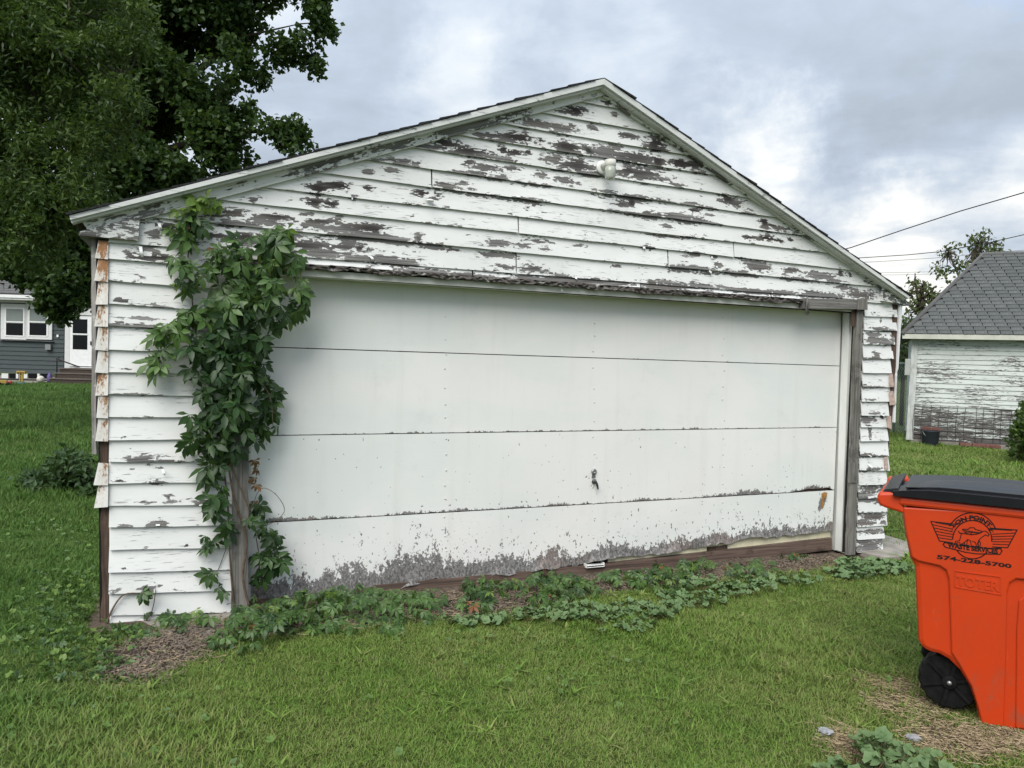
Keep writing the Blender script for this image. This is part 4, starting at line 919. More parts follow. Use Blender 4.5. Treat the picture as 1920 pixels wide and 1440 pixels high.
stem([(200, 1168), (212, 1140), (232, 1115), (262, 1112)], .006, .003, -.03); stem([(262, 1180), (285, 1145), (292, 1105)], .004, .002, -.03)
stem([(480, 975), (500, 985), (533, 960), (520, 930), (495, 915), (480, 930), (475, 960)], .0022, .0016, .06); stem([(483, 1120), (486, 1050), (478, 990), (480, 940)], .004, .002, .03)
stem([(430, 1010), (420, 1040), (405, 1075), (385, 1085)], .003, .0015, -.03)
clusters = [(372, 383, 22, 10, 5, .05, 'n'), (400, 385, 14, 14, 3, .06, 'n'), (352, 400, 18, 10, 2, .05, 'n'), (350, 412, 10, 8, 2, .05), (368, 425, 25, 14, 4, .06), (335, 440, 18, 16, 5, .08), (352, 450, 16, 14, 3, .08),
    (335, 505, 22, 16, 4, .09), (370, 515, 26, 14, 5, .09), (345, 545, 18, 14, 4, .10), (420, 475, 26, 14, 6, .10), (415, 500, 30, 22, 8, .10), (520, 440, 26, 14, 7, .10), (480, 465, 45, 20, 13, .12), (455, 500, 45, 25, 14, .13), (530, 495, 36, 24, 12, .13), (560, 490, 14, 12, 3, .10),
    (565, 545, 16, 16, 4, .11), (560, 580, 18, 18, 5, .10), (495, 545, 45, 30, 17, .15), (440, 560, 45, 32, 18, .15), (400, 590, 34, 24, 11, .13), (350, 600, 26, 16, 6, .10), (325, 625, 20, 16, 4, .10), (300, 638, 15, 10, 3, .07), (290, 695, 12, 14, 3, .07), (305, 672, 16, 10, 3, .07), (525, 590, 22, 22, 6, .12), (510, 620, 10, 12, 2, .08),
    (450, 620, 40, 32, 17, .15), (395, 650, 42, 30, 15, .14), (360, 660, 24, 20, 5, .10), (440, 670, 40, 26, 13, .15), (485, 640, 18, 30, 6, .1), (400, 700, 45, 28, 14, .14), (450, 720, 36, 26, 11, .13), (485, 705, 22, 22, 6, .09), (420, 745, 46, 24, 14, .14), (500, 745, 20, 20, 5, .08), (440, 780, 46, 26, 14, .13), (505, 790, 20, 24, 6, .08), (400, 800, 36, 22, 9, .12), (470, 810, 30, 22, 8, .1), (360, 790, 14, 12, 2, .07),
    (385, 835, 30, 18, 6, .10), (425, 840, 28, 20, 7, .10), (350, 845, 12, 8, 2, .07), (400, 870, 24, 18, 5, .09), (385, 900, 18, 14, 3, .08), (412, 930, 22, 16, 4, .08), (405, 965, 20, 18, 3, .07), (395, 1010, 16, 14, 2, .06), (425, 995, 14, 14, 3, .07), (385, 1028, 14, 10, 2, .05), (395, 1078, 16, 8, 2, .05), (412, 1118, 10, 10, 1, .05), (278, 1122, 14, 8, 2, .05, 'n'),
    (495, 1005, 14, 14, 3, .06), (515, 1010, 16, 12, 3, .08), (500, 1045, 26, 18, 6, .10), (515, 1060, 18, 14, 4, .10), (490, 1080, 16, 14, 3, .08), (480, 960, 12, 14, 3, .05), (468, 975, 10, 10, 2, .06, 'n')]
rr = random.Random(3); nl = 0; extra = []
for cl in clusters:
    cx, cy, rx_, ry_, n, dep = cl[:6]; new = len(cl) > 6
    for _ in range(int(round(n*1.7))):
        a = rr.uniform(0, 6.28); q_ = math.sqrt(rr.random()); px, py = cx+rx_*q_*math.cos(a), cy+ry_*q_*math.sin(a)-7
        y = -.03-dep*rr.uniform(.15, 1.25)+(.10 if px > 470 and py > 640 else 0); s, z = F(px, py, y)
        u = rr.random(); me = rr.choice(LN) if new else (rr.choice(LR) if (u < .012 or (420 < px < 470 and 700 < py < 770 and u < .12)) else (rr.choice(LN) if u > .965 else rr.choice(LV)))
        E_ = (rr.gauss(-.25, .42), rr.gauss(0, .65), rr.gauss(0, .6)); sc = rr.uniform(.55, 1.4)
        if nl < 298: put(me, vine, (s, y, z), E_, sc); nl += 1
        else: extra.append((me, Matrix.LocRotScale(Vector((s, y, z)), Euler(E_), (sc,)*3)))
def joined(name, items, parent, mat, **kw):
    V = []; Fc = []; T = []; b = 0
    for me, mx in items:
        n = len(me.vertices); co = np.empty(n*3, np.float32); me.vertices.foreach_get('co', co); co = co.reshape(-1, 3)
        R_ = np.array(mx.to_3x3()); t_ = np.array(mx.translation); V.append(co@R_.T+t_)
        li = np.empty(len(me.loops), np.int32); me.loops.foreach_get('vertex_index', li); Fc.append(li.reshape(-1, 4)+b)
        tt = np.empty(n, np.float32); me.attributes['tint'].data.foreach_get('value', tt); T.append(np.clip(tt+random.uniform(-.25, .25), 0, 1)); b += n
    return link(name, np_mesh(name, np.vstack(V), np.vstack(Fc), mat, {'tint': np.concatenate(T)}, smooth=True), parent, **kw)
if extra: joined('leaves', extra, vine, M['creeper'], kind='stuff')
for (px, py) in ((478, 862), (480, 878), (477, 895), (481, 908), (478, 940), (482, 952)):
    s, z = F(px, py, .05); m_ = creeper_leaf(py, M['dead_leaf'], 'dead_leaf', .05); put(m_, vine, (s, .05, z), (rr.uniform(-.3, .5), rr.uniform(-.6, .6), rr.uniform(-1, 1)), 1.0, 'dead_leaf')
# creeper sprawling along the foot of the door
def sprawl(label, spots, group=None):
    lx_, ly_ = spots[0][:2]; g0 = ground(lx_, ly_); t = empty('creeper_plant', (g0.x, g0.y, 0), 0, label=label, cat='creeper'); nl = 0; ex = []
    for (cx, cy, rx_, ry_, n, hmax) in spots:
        st = MB()
        for _ in range(int(n*3.4)):
            a = rr.uniform(0, 6.28); q_ = math.sqrt(rr.random()); px, py = cx+rx_*q_*math.cos(a), cy+ry_*q_*math.sin(a)
            h_ = hmax*.62*rr.uniform(.2, 1); g = ground(px, py, h_); dx, dy = g.x-FAC.o.x, g.y-FAC.o.y; b = dx*FAC.n.x+dy*FAC.n.y
            if b > .06: g = g-FAC.n*(b-.04*rr.random()); 
            p = Vector((g.x, g.y, h_))-Vector((g0.x, g0.y, 0))
            u = rr.random(); me = rr.choice(LN) if u > .95 else (rr.choice(LR) if u < .02 else rr.choice(LV))
            E_ = Euler((rr.gauss(-.6, .4), rr.gauss(0, .3), FAC.rot*0+rr.gauss(.1, 1.1))); sc = rr.uniform(.5, .9)
            if nl < 295: put(me, t, p, E_, sc); nl += 1
            else: ex.append((me, Matrix.LocRotScale(p, E_, (sc,)*3)))
            if rr.random() < .5: st.tube([p, p+Vector((rr.gauss(0, .03), rr.gauss(.04, .03), -h_*.6)), Vector((p.x+rr.gauss(0, .04), p.y+rr.gauss(.06, .03), -.01))], [.0015, .002, .002], 4)
        if st.v: st.build('stems', M['green_stem'], t, kind='stuff')
    if ex: joined('leaves', ex, t, M['creeper'], kind='stuff')
    return t
sprawl('dense dark green creeper sprawling at the foot of the grey door post', [(470, 1150, 50, 35, 16, .22), (440, 1195, 45, 22, 10, .10), (520, 1145, 45, 25, 15, .20), (580, 1130, 50, 25, 18, .22), (560, 1165, 55, 20, 14, .12), (640, 1115, 45, 25, 15, .24), (640, 1160, 50, 20, 13, .12), (700, 1120, 45, 26, 15, .2), (720, 1165, 50, 18, 12, .1), (770, 1130, 40, 24, 12, .16), (810, 1120, 26, 16, 6, .14), (800, 1150, 30, 14, 5, .08)])
sprawl('clump of creeper under the white lift handle of the door', [(905, 1095, 40, 20, 11, .16), (900, 1125, 36, 16, 7, .1), (960, 1100, 30, 16, 6, .12), (1020, 1080, 36, 18, 12, .16), (1060, 1095, 40, 22, 14, .15), (1030, 1120, 40, 18, 9, .1), (1100, 1100, 26, 16, 6, .12)])
sprawl('creeper spreading over the bare mulch beside the cream weather strip', [(1170, 1080, 40, 16, 11, .14), (1220, 1075, 40, 18, 13, .15), (1270, 1065, 40, 18, 12, .15), (1310, 1055, 30, 14, 7, .14), (1260, 1095, 40, 14, 8, .1), (1390, 1065, 32, 14, 7, .12), (1430, 1060, 26, 14, 6, .13), (1480, 1035, 24, 8, 4, .1)])
sprawl('thin creeper runners in front of the clapboard beside the bare corner', [(345, 1165, 40, 14, 5, .1), (250, 1180, 40, 14, 6, .06), (300, 1150, 30, 10, 3, .1), (230, 1235, 40, 22, 6, .05), (380, 1150, 20, 14, 3, .12)])
# round leaved mallow
def mallow_leaf(seed, mat):
    rr_ = random.Random(seed); V = [(0, 0, 0)]; T = [.2]; Fc = []; n = 14
    for i in range(n+1):
        a = -2.85+5.7*i/n; rad = .032*(1+.10*math.cos(a*5.0))*rr_.uniform(.94, 1.06)
        for k in (.55, 1): V.append((rad*k*math.sin(a), rad*k*math.cos(a), .006*k*k*math.cos(a*5)+.005*k)); T.append(.35+.4*k*rr_.uniform(.7, 1.1))
    for i in range(n): Fc += [(0, 1+2*i, 3+2*i, 0), (1+2*i, 2+2*i, 4+2*i, 3+2*i)]
    bm = bmesh.new(); vs = [bm.verts.new(v) for v in V]
    for f in Fc:
        f = list(dict.fromkeys(f)); bm.faces.new([vs[i] for i in f])
    me = bpy.data.meshes.new('leaf'); bm.to_mesh(me); bm.free(); me.materials.append(mat)
    at = me.attributes.new('tint', 'FLOAT', 'POINT'); at.data.foreach_set('value', T)
    for p in me.polygons: p.use_smooth = True
    return me
M['mallow'] = leaf_mat('mallow_leaf', (.062, .120, .040), (.155, .235, .100), .2, .55, .3)
M['mallow_b'] = leaf_mat('bluish_mallow_leaf', (.068, .130, .046), (.165, .250, .110), .15, .6, .3)
ML = [mallow_leaf(i, M['mallow']) for i in range(4)]; MBl = [mallow_leaf(20+i, M['mallow_b']) for i in range(4)]
def mallow(label, spots, lib, sc=(.8, 1.4), name='mallow_plant'):
    g0 = ground(*spots[0][:2]); t = empty(name, (g0.x, g0.y, 0), 0, label=label, cat='weed'); st = MB()
    for (cx, cy, rx_, ry_, n, hmax) in spots:
        for _ in range(n):
            a = rr.uniform(0, 6.28); q_ = math.sqrt(rr.random()); h_ = hmax*rr.uniform(.3, 1); g = ground(cx+rx_*q_*math.cos(a), cy+ry_*q_*math.sin(a), h_); p = Vector((g.x-g0.x, g.y-g0.y, h_))
            dd = (g-FAC.o).dot(FAC.n)
            if dd > -.02 and 0 < (g-FAC.o).dot(FAC.u) < GW: continue
            put(rr.choice(lib), t, p, (rr.gauss(.35, .3), rr.gauss(0, .3), rr.uniform(0, 6.28)), rr.uniform(*sc)); ox, oy = rr.gauss(0, .03), rr.gauss(.02, .03); st.tube([p, p+Vector((ox*.6, oy*.6, -h_*.5)), Vector((p.x+ox, p.y+oy, -.01))], .0016, 4)
    st.build('stems', M['green_stem'], t, kind='stuff'); return t
mallow('large round leaved pale green mallow on the dry ground before the orange cart', [(1660, 1402, 55, 26, 30, .13), (1710, 1428, 60, 24, 26, .1), (1625, 1400, 40, 24, 14, .1), (1750, 1445, 40, 18, 14, .08), (1590, 1440, 60, 12, 14, .05)], ML, (.55, 1.1))
mallow('bluish green patch of round leaved weed beside the concrete slab', [(1640, 1062, 60, 14, 110, .07), (1600, 1072, 50, 12, 60, .06), (1680, 1066, 30, 9, 36, .06), (1590, 1055, 24, 10, 30, .08)], MBl, (.7, 1.1))
mallow('low clover green weed patch spreading before the mulch at the door', [(900, 1160, 70, 10, 50, .04), (1010, 1150, 70, 12, 60, .04), (1080, 1140, 60, 12, 50, .05), (1470, 1085, 70, 10, 60, .05), (1330, 1090, 60, 12, 50, .06), (1210, 1140, 70, 16, 90, .05), (1300, 1120, 70, 16, 80, .05), (1400, 1100, 60, 14, 60, .05), (1120, 1150, 50, 12, 40, .04), (1190, 1170, 40, 12, 30, .03)], MBl[:2]+ML[:2], (.5, .9))
M['clover'] = leaf_mat('clover_leaf', (.055, .115, .025), (.15, .24, .06), .25, .5, .3)
# scattered broad leaves through the lawn
n = 4200; x = r.uniform(-4.2, 4.6, n); y = r.uniform(2.4, 9, n); k = in_view(x, y, 200) & ~inside(x, y, .1); w_ = np.sin(x*2.3+1)*np.sin(y*1.9)+np.where(x < -1.2, .55, 0); k &= (w_ > .35) | (r.uniform(size=n) < .08); x, y = x[k], y[k]; n = len(x)
scatter('lawn_weeds', np.stack([x, y, zground(x, y)+r.uniform(.02, .06, n)], -1), np.stack([r.normal(.2, .35, n), r.normal(0, .35, n), r.uniform(0, 6.28, n)], -1), np.repeat(r.uniform(.2, .55, (n, 1)), 3, 1), r.integers(0, 5, n), [mallow_leaf(80+i_, M['clover']) for i_ in range(4)]+[ML[0]], kind='stuff', label='small broad leaved weeds growing through the lawn')
n = 1300; px = r.uniform(0, 250, n); py = r.uniform(1080, 1290, n); g = np.array([tuple(ground(a, b)) for a, b in zip(px, py)]); k = ~inside(g[:, 0], g[:, 1], .03) & (soil_at(g[:, 0], g[:, 1]) < .7) & (r.uniform(size=n) < .25+.75*(px > 70)); g = g[k]; n = len(g); g[:, 2] = r.uniform(.01, .06, n)
scatter('ground_ivy', g, np.stack([r.normal(.2, .4, n), r.normal(0, .4, n), r.uniform(0, 6.28, n)], -1), np.repeat(r.uniform(.3, .62, (n, 1)), 3, 1), r.integers(0, 5, n), [LV[1], LV[2], mallow_leaf(71, M['creeper']), mallow_leaf(72, M['creeper']), mallow_leaf(73, M['creeper_new'])], kind='stuff', label='low leafy ground ivy in the lawn at the garage corner')
# ------------------------------------------------------------------ trees
def leaf_cloud(centres, per, rad, L, w, seed, up=.6, droop=0.0, flat=1.0):
    """small folded leaves round many twig centres -> V, F, tint"""
    r_ = np.random.default_rng(seed); C_ = np.repeat(np.asarray(centres), per, 0); n = len(C_)
    off = r_.normal(0, 1, (n, 3)); off /= np.linalg.norm(off, axis=1, keepdims=True)+1e-9; off *= (rad*r_.uniform(0.1, 1, (n, 1))**.6); off[:, 2] *= flat
    pos = C_+off
    d = r_.normal(0, 1, (n, 3)); d[:, 2] -= droop; d /= np.linalg.norm(d, axis=1, keepdims=True)
    nn = r_.normal(0, 1, (n, 3)); nn[:, 2] += up*2; s = np.cross(d, nn); s /= np.linalg.norm(s, axis=1, keepdims=True)+1e-9; nn = np.cross(s, d)
    ll = L*r_.uniform(.65, 1.25, (n, 1)); ww = w*r_.uniform(.7, 1.25, (n, 1))
    b = pos; t = pos+d*ll; m1 = pos+d*ll*.42
    V = np.stack([b, m1-s*ww/2+nn*ww*.14, t, m1+s*ww/2+nn*ww*.14], 1).reshape(-1, 3)
    i = np.arange(n)*4; Fc = np.concatenate([np.stack([i, i+1, i+2], -1), np.stack([i, i+2, i+3], -1)])
    twig = np.repeat(r_.uniform(0, 1, len(centres)), per); tint = np.clip(.75*twig**1.3+.3*r_.uniform(0, 1, n), 0, 1)
    return V, Fc, np.repeat(tint, 4)
def tree(name, label, lobes, trunk, limbs, per, rad, L, w, mat, bark, seed, per_px=1/95., droop=.3, group=None, jit=.25):
    r_ = np.random.default_rng(seed); base = trunk[0][0]
    t = empty(name, (base[0], base[1], 0), 0, label=label, cat='tree', group=group); C_ = []
    for lb in lobes:
        px, py, rp, dist, dd = lb[:5]; dens = lb[5] if len(lb) > 5 else 1.0
        n = max(3, int(PI*rp*rp*per_px*dens*(dist/20.)**0))
        rw = rp/FPX*dist
        for _ in range(n):
            v = r_.normal(0, 1, 3); v /= np.linalg.norm(v); v *= r_.uniform(.15, 1)**.5; c = at_depth(px, py, dist)
            q = (c.x+v[0]*rw, c.y+v[1]*dd, max(.4, c.z+v[2]*rw))
            if name == 'maple_tree' and px > 230 and math.sin(q[0]*2.3+1.1*math.sin(q[2]*1.9))+math.sin(q[2]*2.7+q[0]*.9+.6*q[1]) < (-.55 if px < 400 else -.2): continue
            C_.append(q)
    V, Fc, T = leaf_cloud(C_, per, rad, L, w, seed, droop=droop); V = V-np.array([base[0], base[1], 0])
    link('crown', np_mesh('crown', V, Fc, mat, {'tint': T}), t)
    b0 = Vector((base[0], base[1], 0)); m_ = MB(); m_.tube([Vector(p)-b0 for p, _ in trunk], [q for _, q in trunk], 10); m_.build('trunk', bark, t)
    for lm in limbs:
        m_ = MB(); m_.tube([Vector(p)-b0 for p, _ in lm], [q for _, q in lm], 7); m_.build('limb', bark, t)
    # fine twigs
    m_ = MB(); cc = np.array(C_); pick = r_.choice(len(cc), min(160, len(cc)), False)
    allp = [Vector(p) for p, _ in trunk[1:]]+[Vector(p) for lm in limbs for p, _ in lm]
    for i in pick:
        c = Vector(cc[i]); j = min(allp, key=lambda p: (p-c).length); k = j.lerp(c, .5)+Vector(r_.normal(0, .15, 3)); m_.tube([j-b0, k-b0, c-b0], [.025, .015, .006], 4)
    m_.build('twigs', bark, t, kind='stuff'); return t
M['bark'] = plain('grey_brown_bark', (.085, .07, .058), .95, .35, 9, .1, bumpy=.8, stretch=(4, 4, .7))
M['maple'] = leaf_mat('dark_maple_leaf', (.020, .050, .014), (.068, .118, .030), .32, .45, .3, 0)
M['walnut'] = leaf_mat('walnut_leaf', (.018, .046, .012), (.100, .155, .034), .34, .45, .3, 0)
M['far_leaf'] = leaf_mat('far_tree_leaf', (.075, .105, .045), (.17, .195, .085), .35, .5, .25, 0)
D1 = 21.0
A = lambda px, py, d=D1: at_depth(px, py, d)
tb = ground(262, 760); tb = A(300, 760); tb.z = 0
maple_lobes = [(250, 60, 120, 21, 2), (370, 40, 90, 21, 1.6), (320, 150, 105, 21, 2), (400, 140, 60, 20.5, 1.6), (425, 55, 40, 21, 1.2), (505, 25, 36, 21, 1, .9), (560, 10, 45, 21, 1, .9), (480, -40, 90, 21, 1.5), (560, -60, 70, 21, 1.3), (590, 40, 30, 21, .8, .9), (612, 50, 16, 21, .5), (565, 85, 36, 21, .8, .8), (590, 118, 18, 21, .5, .8), (588, 145, 8, 21, .3), (522, 95, 26, 21, .8, .8), (470, 128, 28, 20.5, .8, .8), (440, 105, 30, 20.5, 1),
    (540, 165, 18, 21, .6, .8), (555, 195, 15, 21, .5, .9), (530, 222, 18, 21, .5, .9), (560, 235, 15, 21, .5, .9), (545, 250, 24, 21, .6, .9), (565, 262, 14, 21, .4), (462, 205, 16, 20.5, .6, .8), (430, 235, 34, 20.5, 1.0, .9), (508, 252, 26, 20.5, .8, .9), (530, 285, 30, 20.5, .7), (490, 300, 26, 20.5, .6, .5), (395, 255, 60, 20.5, 1.2, .85), (340, 260, 75, 20.5, 1.4), (430, 300, 36, 20.5, 1, .6), (370, 320, 60, 20.5, 1.5, .8), (290, 240, 100, 21, 2.5), (300, 330, 80, 20.5, 2, .9), (240, 320, 90, 21, 2.5), (200, 180, 120, 22, 3), (140, 100, 130, 22, 3), (190, 420, 80, 21, 2), (140, 480, 60, 20.5, 1.5, .9),
    (140, 520, 36, 20, 1), (105, 545, 34, 20, .8, .8), (150, 548, 26, 20, .8, .9), (110, 575, 24, 20, .6, 1.1), (92, 560, 16, 20, .5), (118, 592, 12, 20, .3), (60, 500, 40, 20, 1, .8), (25, 490, 40, 20, 1, .9), (60, 420, 80, 21, 2), (10, 400, 90, 21, 2), (560, -140, 120, 21, 2), (380, -120, 160, 21, 3), (200, -120, 180, 22, 3)]
tree('maple_tree', 'large dark leaved maple rising behind the garage roof', maple_lobes,
     [((tb.x, tb.y, 0), .40), ((tb.x-.1, tb.y, 2.5), .33), (tuple(A(265, 250)), .28), (tuple(A(225, 60)), .22), (tuple(A(215, -120)), .12)],
     [[(tuple(A(262, 250)), .16), (tuple(A(340, 160)), .10), (tuple(A(450, 70)), .04), (tuple(A(560, 45)), .012)], [(tuple(A(268, 300)), .14), (tuple(A(400, 250)), .08), (tuple(A(530, 245)), .03)], [(tuple(A(262, 330)), .12), (tuple(A(200, 400)), .09), (tuple(A(140, 470)), .05), (tuple(A(110, 560)), .02)], [(tuple(A(230, 100)), .12), (tuple(A(400, -40)), .06), (tuple(A(540, -70)), .03)], [(tuple(A(240, 160)), .12), (tuple(A(130, 60)), .07)]],
     15, .25, .16, .14, M['maple'], M['bark'], 61, per_px=1/62., droop=.4)
D2 = 13.5
wb = A(-60, 760, D2); B_ = lambda px, py: A(px, py, D2)
walnut_lobes = [(40, 60, 80, 13.5, 1.5), (110, 90, 60, 13.2, 1), (20, 150, 70, 13.5, 1.4), (110, 40, 60, 13.5, 1), (170, 110, 42, 13.2, .8, .8), (240, 75, 40, 13.4, .7, .6), (30, 250, 70, 13.3, 1.2), (100, 280, 50, 13.2, .9, .8), (70, 340, 60, 13, 1), (150, 330, 40, 13, .7, .8), (20, 400, 70, 13, 1), (100, 400, 50, 12.8, .8), (160, 380, 34, 12.8, .6), (60, 460, 46, 12.8, .8, .8), (190, 250, 40, 13.2, .8, .7), (230, 190, 40, 13.2, .8, .7), (140, 190, 40, 13.2, .8, .7), (-80, 100, 120, 14, 2), (-80, 300, 120, 14, 2), (20, -60, 120, 14, 2), (180, -40, 80, 14, 1.3, .7), (250, 20, 40, 13.6, .7, .5)]
tree('walnut_tree', 'lighter green long leaved tree standing before the dark maple', walnut_lobes,
     [((wb.x, wb.y, 0), .30), ((wb.x, wb.y, 2.2), .25), (tuple(B_(-40, 400)), .2), (tuple(B_(-20, 150)), .15), (tuple(B_(0, -80)), .08)],
     [[(tuple(B_(-40, 380)), .10), (tuple(B_(60, 285)), .075), (tuple(B_(110, 240)), .06), (tuple(B_(135, 215)), .05), (tuple(B_(190, 180)), .035), (tuple(B_(230, 140)), .015)], [(tuple(B_(-25, 200)), .09), (tuple(B_(60, 80)), .05), (tuple(B_(130, 20)), .02)], [(tuple(B_(-45, 440)), .08), (tuple(B_(40, 400)), .04), (tuple(B_(110, 380)), .02)], [(tuple(B_(72, 278)), .04), (tuple(B_(75, 220)), .03), (tuple(B_(60, 170)), .015)]],
     18, .21, .12, .044, M['walnut'], M['bark'], 62, per_px=1/70., droop=.2)
def far_tree(label, lobes, bx, dist, seed, top):
    b = A(bx, 760, dist); tree('far_tree', label, [(x, y, q_, dist, q_/FPX*dist*.7, dn) for x, y, q_, dn in lobes], [((b.x, b.y, 0), .22), (tuple(A(bx, 620, dist)), .16), (tuple(A(bx, top, dist)), .05)],
        [[(tuple(A(bx, 580, dist)), .07), (tuple(A(lobes[0][0], lobes[0][1], dist)), .03)], [(tuple(A(bx, 560, dist)), .07), (tuple(A(lobes[2][0], lobes[2][1], dist)), .03)]], 5, .24, .19, .11, M['far_leaf'], M['bark'], seed, per_px=1/58.)
far_tree('taller airy tree beyond the ridge of the shed roof', [(1778, 472, 17, .8), (1800, 500, 22, .8), (1832, 458, 22, .9), (1850, 448, 14, .8), (1870, 462, 14, .8), (1845, 485, 26, 1), (1815, 540, 24, 1), (1780, 510, 16, .6), (1755, 500, 12, .7), (1760, 515, 10, .7), (1874, 476, 12, .7), (1800, 465, 10, .7), (1850, 520, 30, 1), (1830, 570, 30, 1)], 1825, 30, 71, 470)
far_tree('lower shaggy tree between the garage and the shed roof', [(1715, 530, 14, .8), (1730, 545, 18, .9), (1745, 555, 16, .9), (1722, 570, 22, 1), (1705, 555, 12, .7), (1760, 570, 16, 1), (1715, 600, 20, 1), (1735, 620, 24, 1), (1700, 620, 16, 1)], 1728, 27, 72, 540)
b = A(1694, 700, 22); tree('evergreen_shrub', 'dark evergreen shrub in the gap beside the chain link fence', [(1694, 640, 16, 22, .5, 1.2), (1700, 665, 18, 22, .5, 1.2), (1690, 690, 18, 22, .5, 1.2), (1702, 615, 12, 22, .4, 1.2)], [((b.x, b.y, 0), .06), (tuple(A(1694, 680, 22)), .05), (tuple(A(1695, 620, 22)), .02)], [], 14, .25, .12, .03, M['maple'], M['bark'], 73, per_px=1/18.)
def shrub(name, label, spots, dist, mat, seed, per=14, L=.09, w=.045, rad=.10, per_px=1/60.):
    b = ground(*spots[0][:2]); bx = at_depth(spots[0][0], spots[0][1], dist); b = Vector((bx.x, bx.y, 0)); r_ = np.random.default_rng(seed); C_ = []; st = MB(); t = empty(name, b, 0, label=label, cat='shrub')
    for (px, py, rx_, ry_) in spots:
        for _ in range(max(4, int(PI*rx_*ry_*per_px))):
            a = r_.uniform(0, 6.28); q_ = math.sqrt(r_.uniform()); d_ = dist+r_.normal(0, .25); c = at_depth(px+rx_*q_*math.cos(a), py+ry_*q_*math.sin(a), d_); c.z = max(c.z, .06); C_.append(tuple(c))
            if r_.uniform() < .35: st.tube([c-b, Vector((c.x, c.y, 0)).lerp(b, .5)-b+Vector((0, 0, c.z*.4)), Vector((c.x, c.y, 0)).lerp(b, .75)-b], [.003, .006, .008], 4)
    V, Fc, T = leaf_cloud(C_, per, rad, L, w, seed, up=1.0, droop=.1); link('foliage', np_mesh('foliage', V-np.array(b), Fc, mat, {'tint': T}), t); st.build('stems', M['green_stem'], t, kind='stuff'); return t
M['weed'] = leaf_mat('weed_leaf', (.018, .045, .016), (.055, .105, .035), .22, .5, .3, 0)
shrub('weed_bush', 'dark leafy weed bush on the lawn against the garage corner', [(145, 890, 40, 36), (110, 880, 24, 24), (165, 905, 20, 26), (70, 905, 34, 10), (125, 860, 20, 14), (100, 915, 40, 12), (178, 930, 10, 16)], 8.4, M['weed'], 81)
shrub('bush', 'bright leafy bush in front of the peeling shed wall', [(1918, 800, 13, 28), (1911, 838, 13, 14), (1920, 768, 8, 9), (1936, 820, 22, 38), (1944, 780, 20, 24)], 13.6, M['walnut'], 82, L=.10, w=.06, rad=.13, per_px=1/30.)
# ------------------------------------------------------------------ grey house far off
HP = Plane(at_depth(0, 716, 33.2)*1.0, (1, .02)); HP.o.z = 0
H_ = lambda px, py, y=0.0: HP(px, py, y)
house = empty('grey_house', HP.o, HP.rot, label='slate grey clapboard house with white double window and white back door', cat='house')
M['slate'] = plain('slate_grey_siding', (.055, .068, .07), .7, .12, 5, stretch=(.5, 1, 6)); M['hwhite'] = plain('house_white_trim', (.62, .63, .62), .5, .05)
gl, nt = new_mat('dark_window_glass'); finish(nt, (.008, .009, .010), .15, spec=.2); M['glass'] = gl
M['blind'] = plain('grey_green_blind', (.20, .23, .22), .6, .05)
M['roof_grey'] = plain('weathered_grey_shingle', (.12, .12, .12), .95, .25, 30, .1, bumpy=.4)
def hbox(name, x0, y0, x1, y1, d0, d1, mat, parent=house, bevel=0, **kw):
    """picture box (x0,y0)-(x1,y1), front at depth d0 relative to the wall plane"""
    (sa, zt), (sb, zb) = H_(x0, y0, d0), H_(x1, y1, d0); m_ = MB(); m_.box(sa, sb, d0, d1, zb, zt); return m_.build(name, mat, parent, bevel, **kw)
x_l = -160
hbox('house_wall', x_l, 556, 260, 699, .02, .25, M['slate'])
ztop, zbot = H_(60, 560)[1], H_(60, 700)[1]; nb = 17
for k in range(nb):
    z0 = zbot+(ztop-zbot)*k/nb; z1 = zbot+(ztop-zbot)*(k+1)/nb
    a_, b_ = H_(x_l, 600)[0], H_(121, 600)[0]; m_ = MB(); m_.add([(a_, -.035, z0), (b_, -.035, z0), (b_, -.005, z1+.01), (a_, -.005, z1+.01), (a_, .03, z0), (b_, .03, z0), (b_, .03, z1), (a_, .03, z1)], [(0, 1, 2, 3), (4, 5, 1, 0), (3, 2, 6, 7), (0, 3, 7, 4), (1, 5, 6, 2), (7, 6, 5, 4)]); m_.build('siding_board', M['slate'], house)
    if k > 15: continue
    a_, b_ = H_(176, 600)[0], H_(260, 600)[0]; m_ = MB(); m_.add([(a_, -.035, z0), (b_, -.035, z0), (b_, -.005, z1+.01), (a_, -.005, z1+.01), (a_, .03, z0), (b_, .03, z0), (b_, .03, z1), (a_, .03, z1)], [(0, 1, 2, 3), (4, 5, 1, 0), (3, 2, 6, 7), (0, 3, 7, 4), (1, 5, 6, 2), (7, 6, 5, 4)]); m_.build('siding_board', M['slate'], house)
hbox('frieze_trim', x_l, 557, 260, 575, -.06, -.036, M['hwhite'])
for (x0, x1) in ((1, 49), (48, 97)):
    c0, c1 = (x0 if x0 < 20 else 48), x1
    w_ = hbox('window', c0+.4, 569, c1, 637, -.10, -.04, M['hwhite'])
    xa, xb = (11, 43.5) if x0 < 20 else (55, 87.5)
    hbox('pane', xa, 579, xb, 602.5, -.108, -.1005, M['blind'], w_); hbox('pane', xa, 605.5, xb, 629, -.108, -.1005, M['glass'], w_)
    hbox('sash_rail', xa-1.5, 602.6, xb+1.5, 605.4, -.125, -.1005, M['trim_white'], w_)
    for f_ in ((xa-2, 577, xa-.05, 631), (xb+.05, 577, xb+2, 631), (xa, 576.6, xb, 578.9), (xa, 629.1, xb, 631.5)): hbox('sash', *f_, -.118, -.1005, M['trim_white'], w_)
hbox('window_sill', -2, 637.2, 99, 640, -.15, -.036, M['hwhite'])
hbox('window', -80, 569, -10, 637, -.10, -.04, M['hwhite'])
dr = hbox('storm_door', 130, 592, 172.5, 687, -.11, -.04, M['trim_white'])
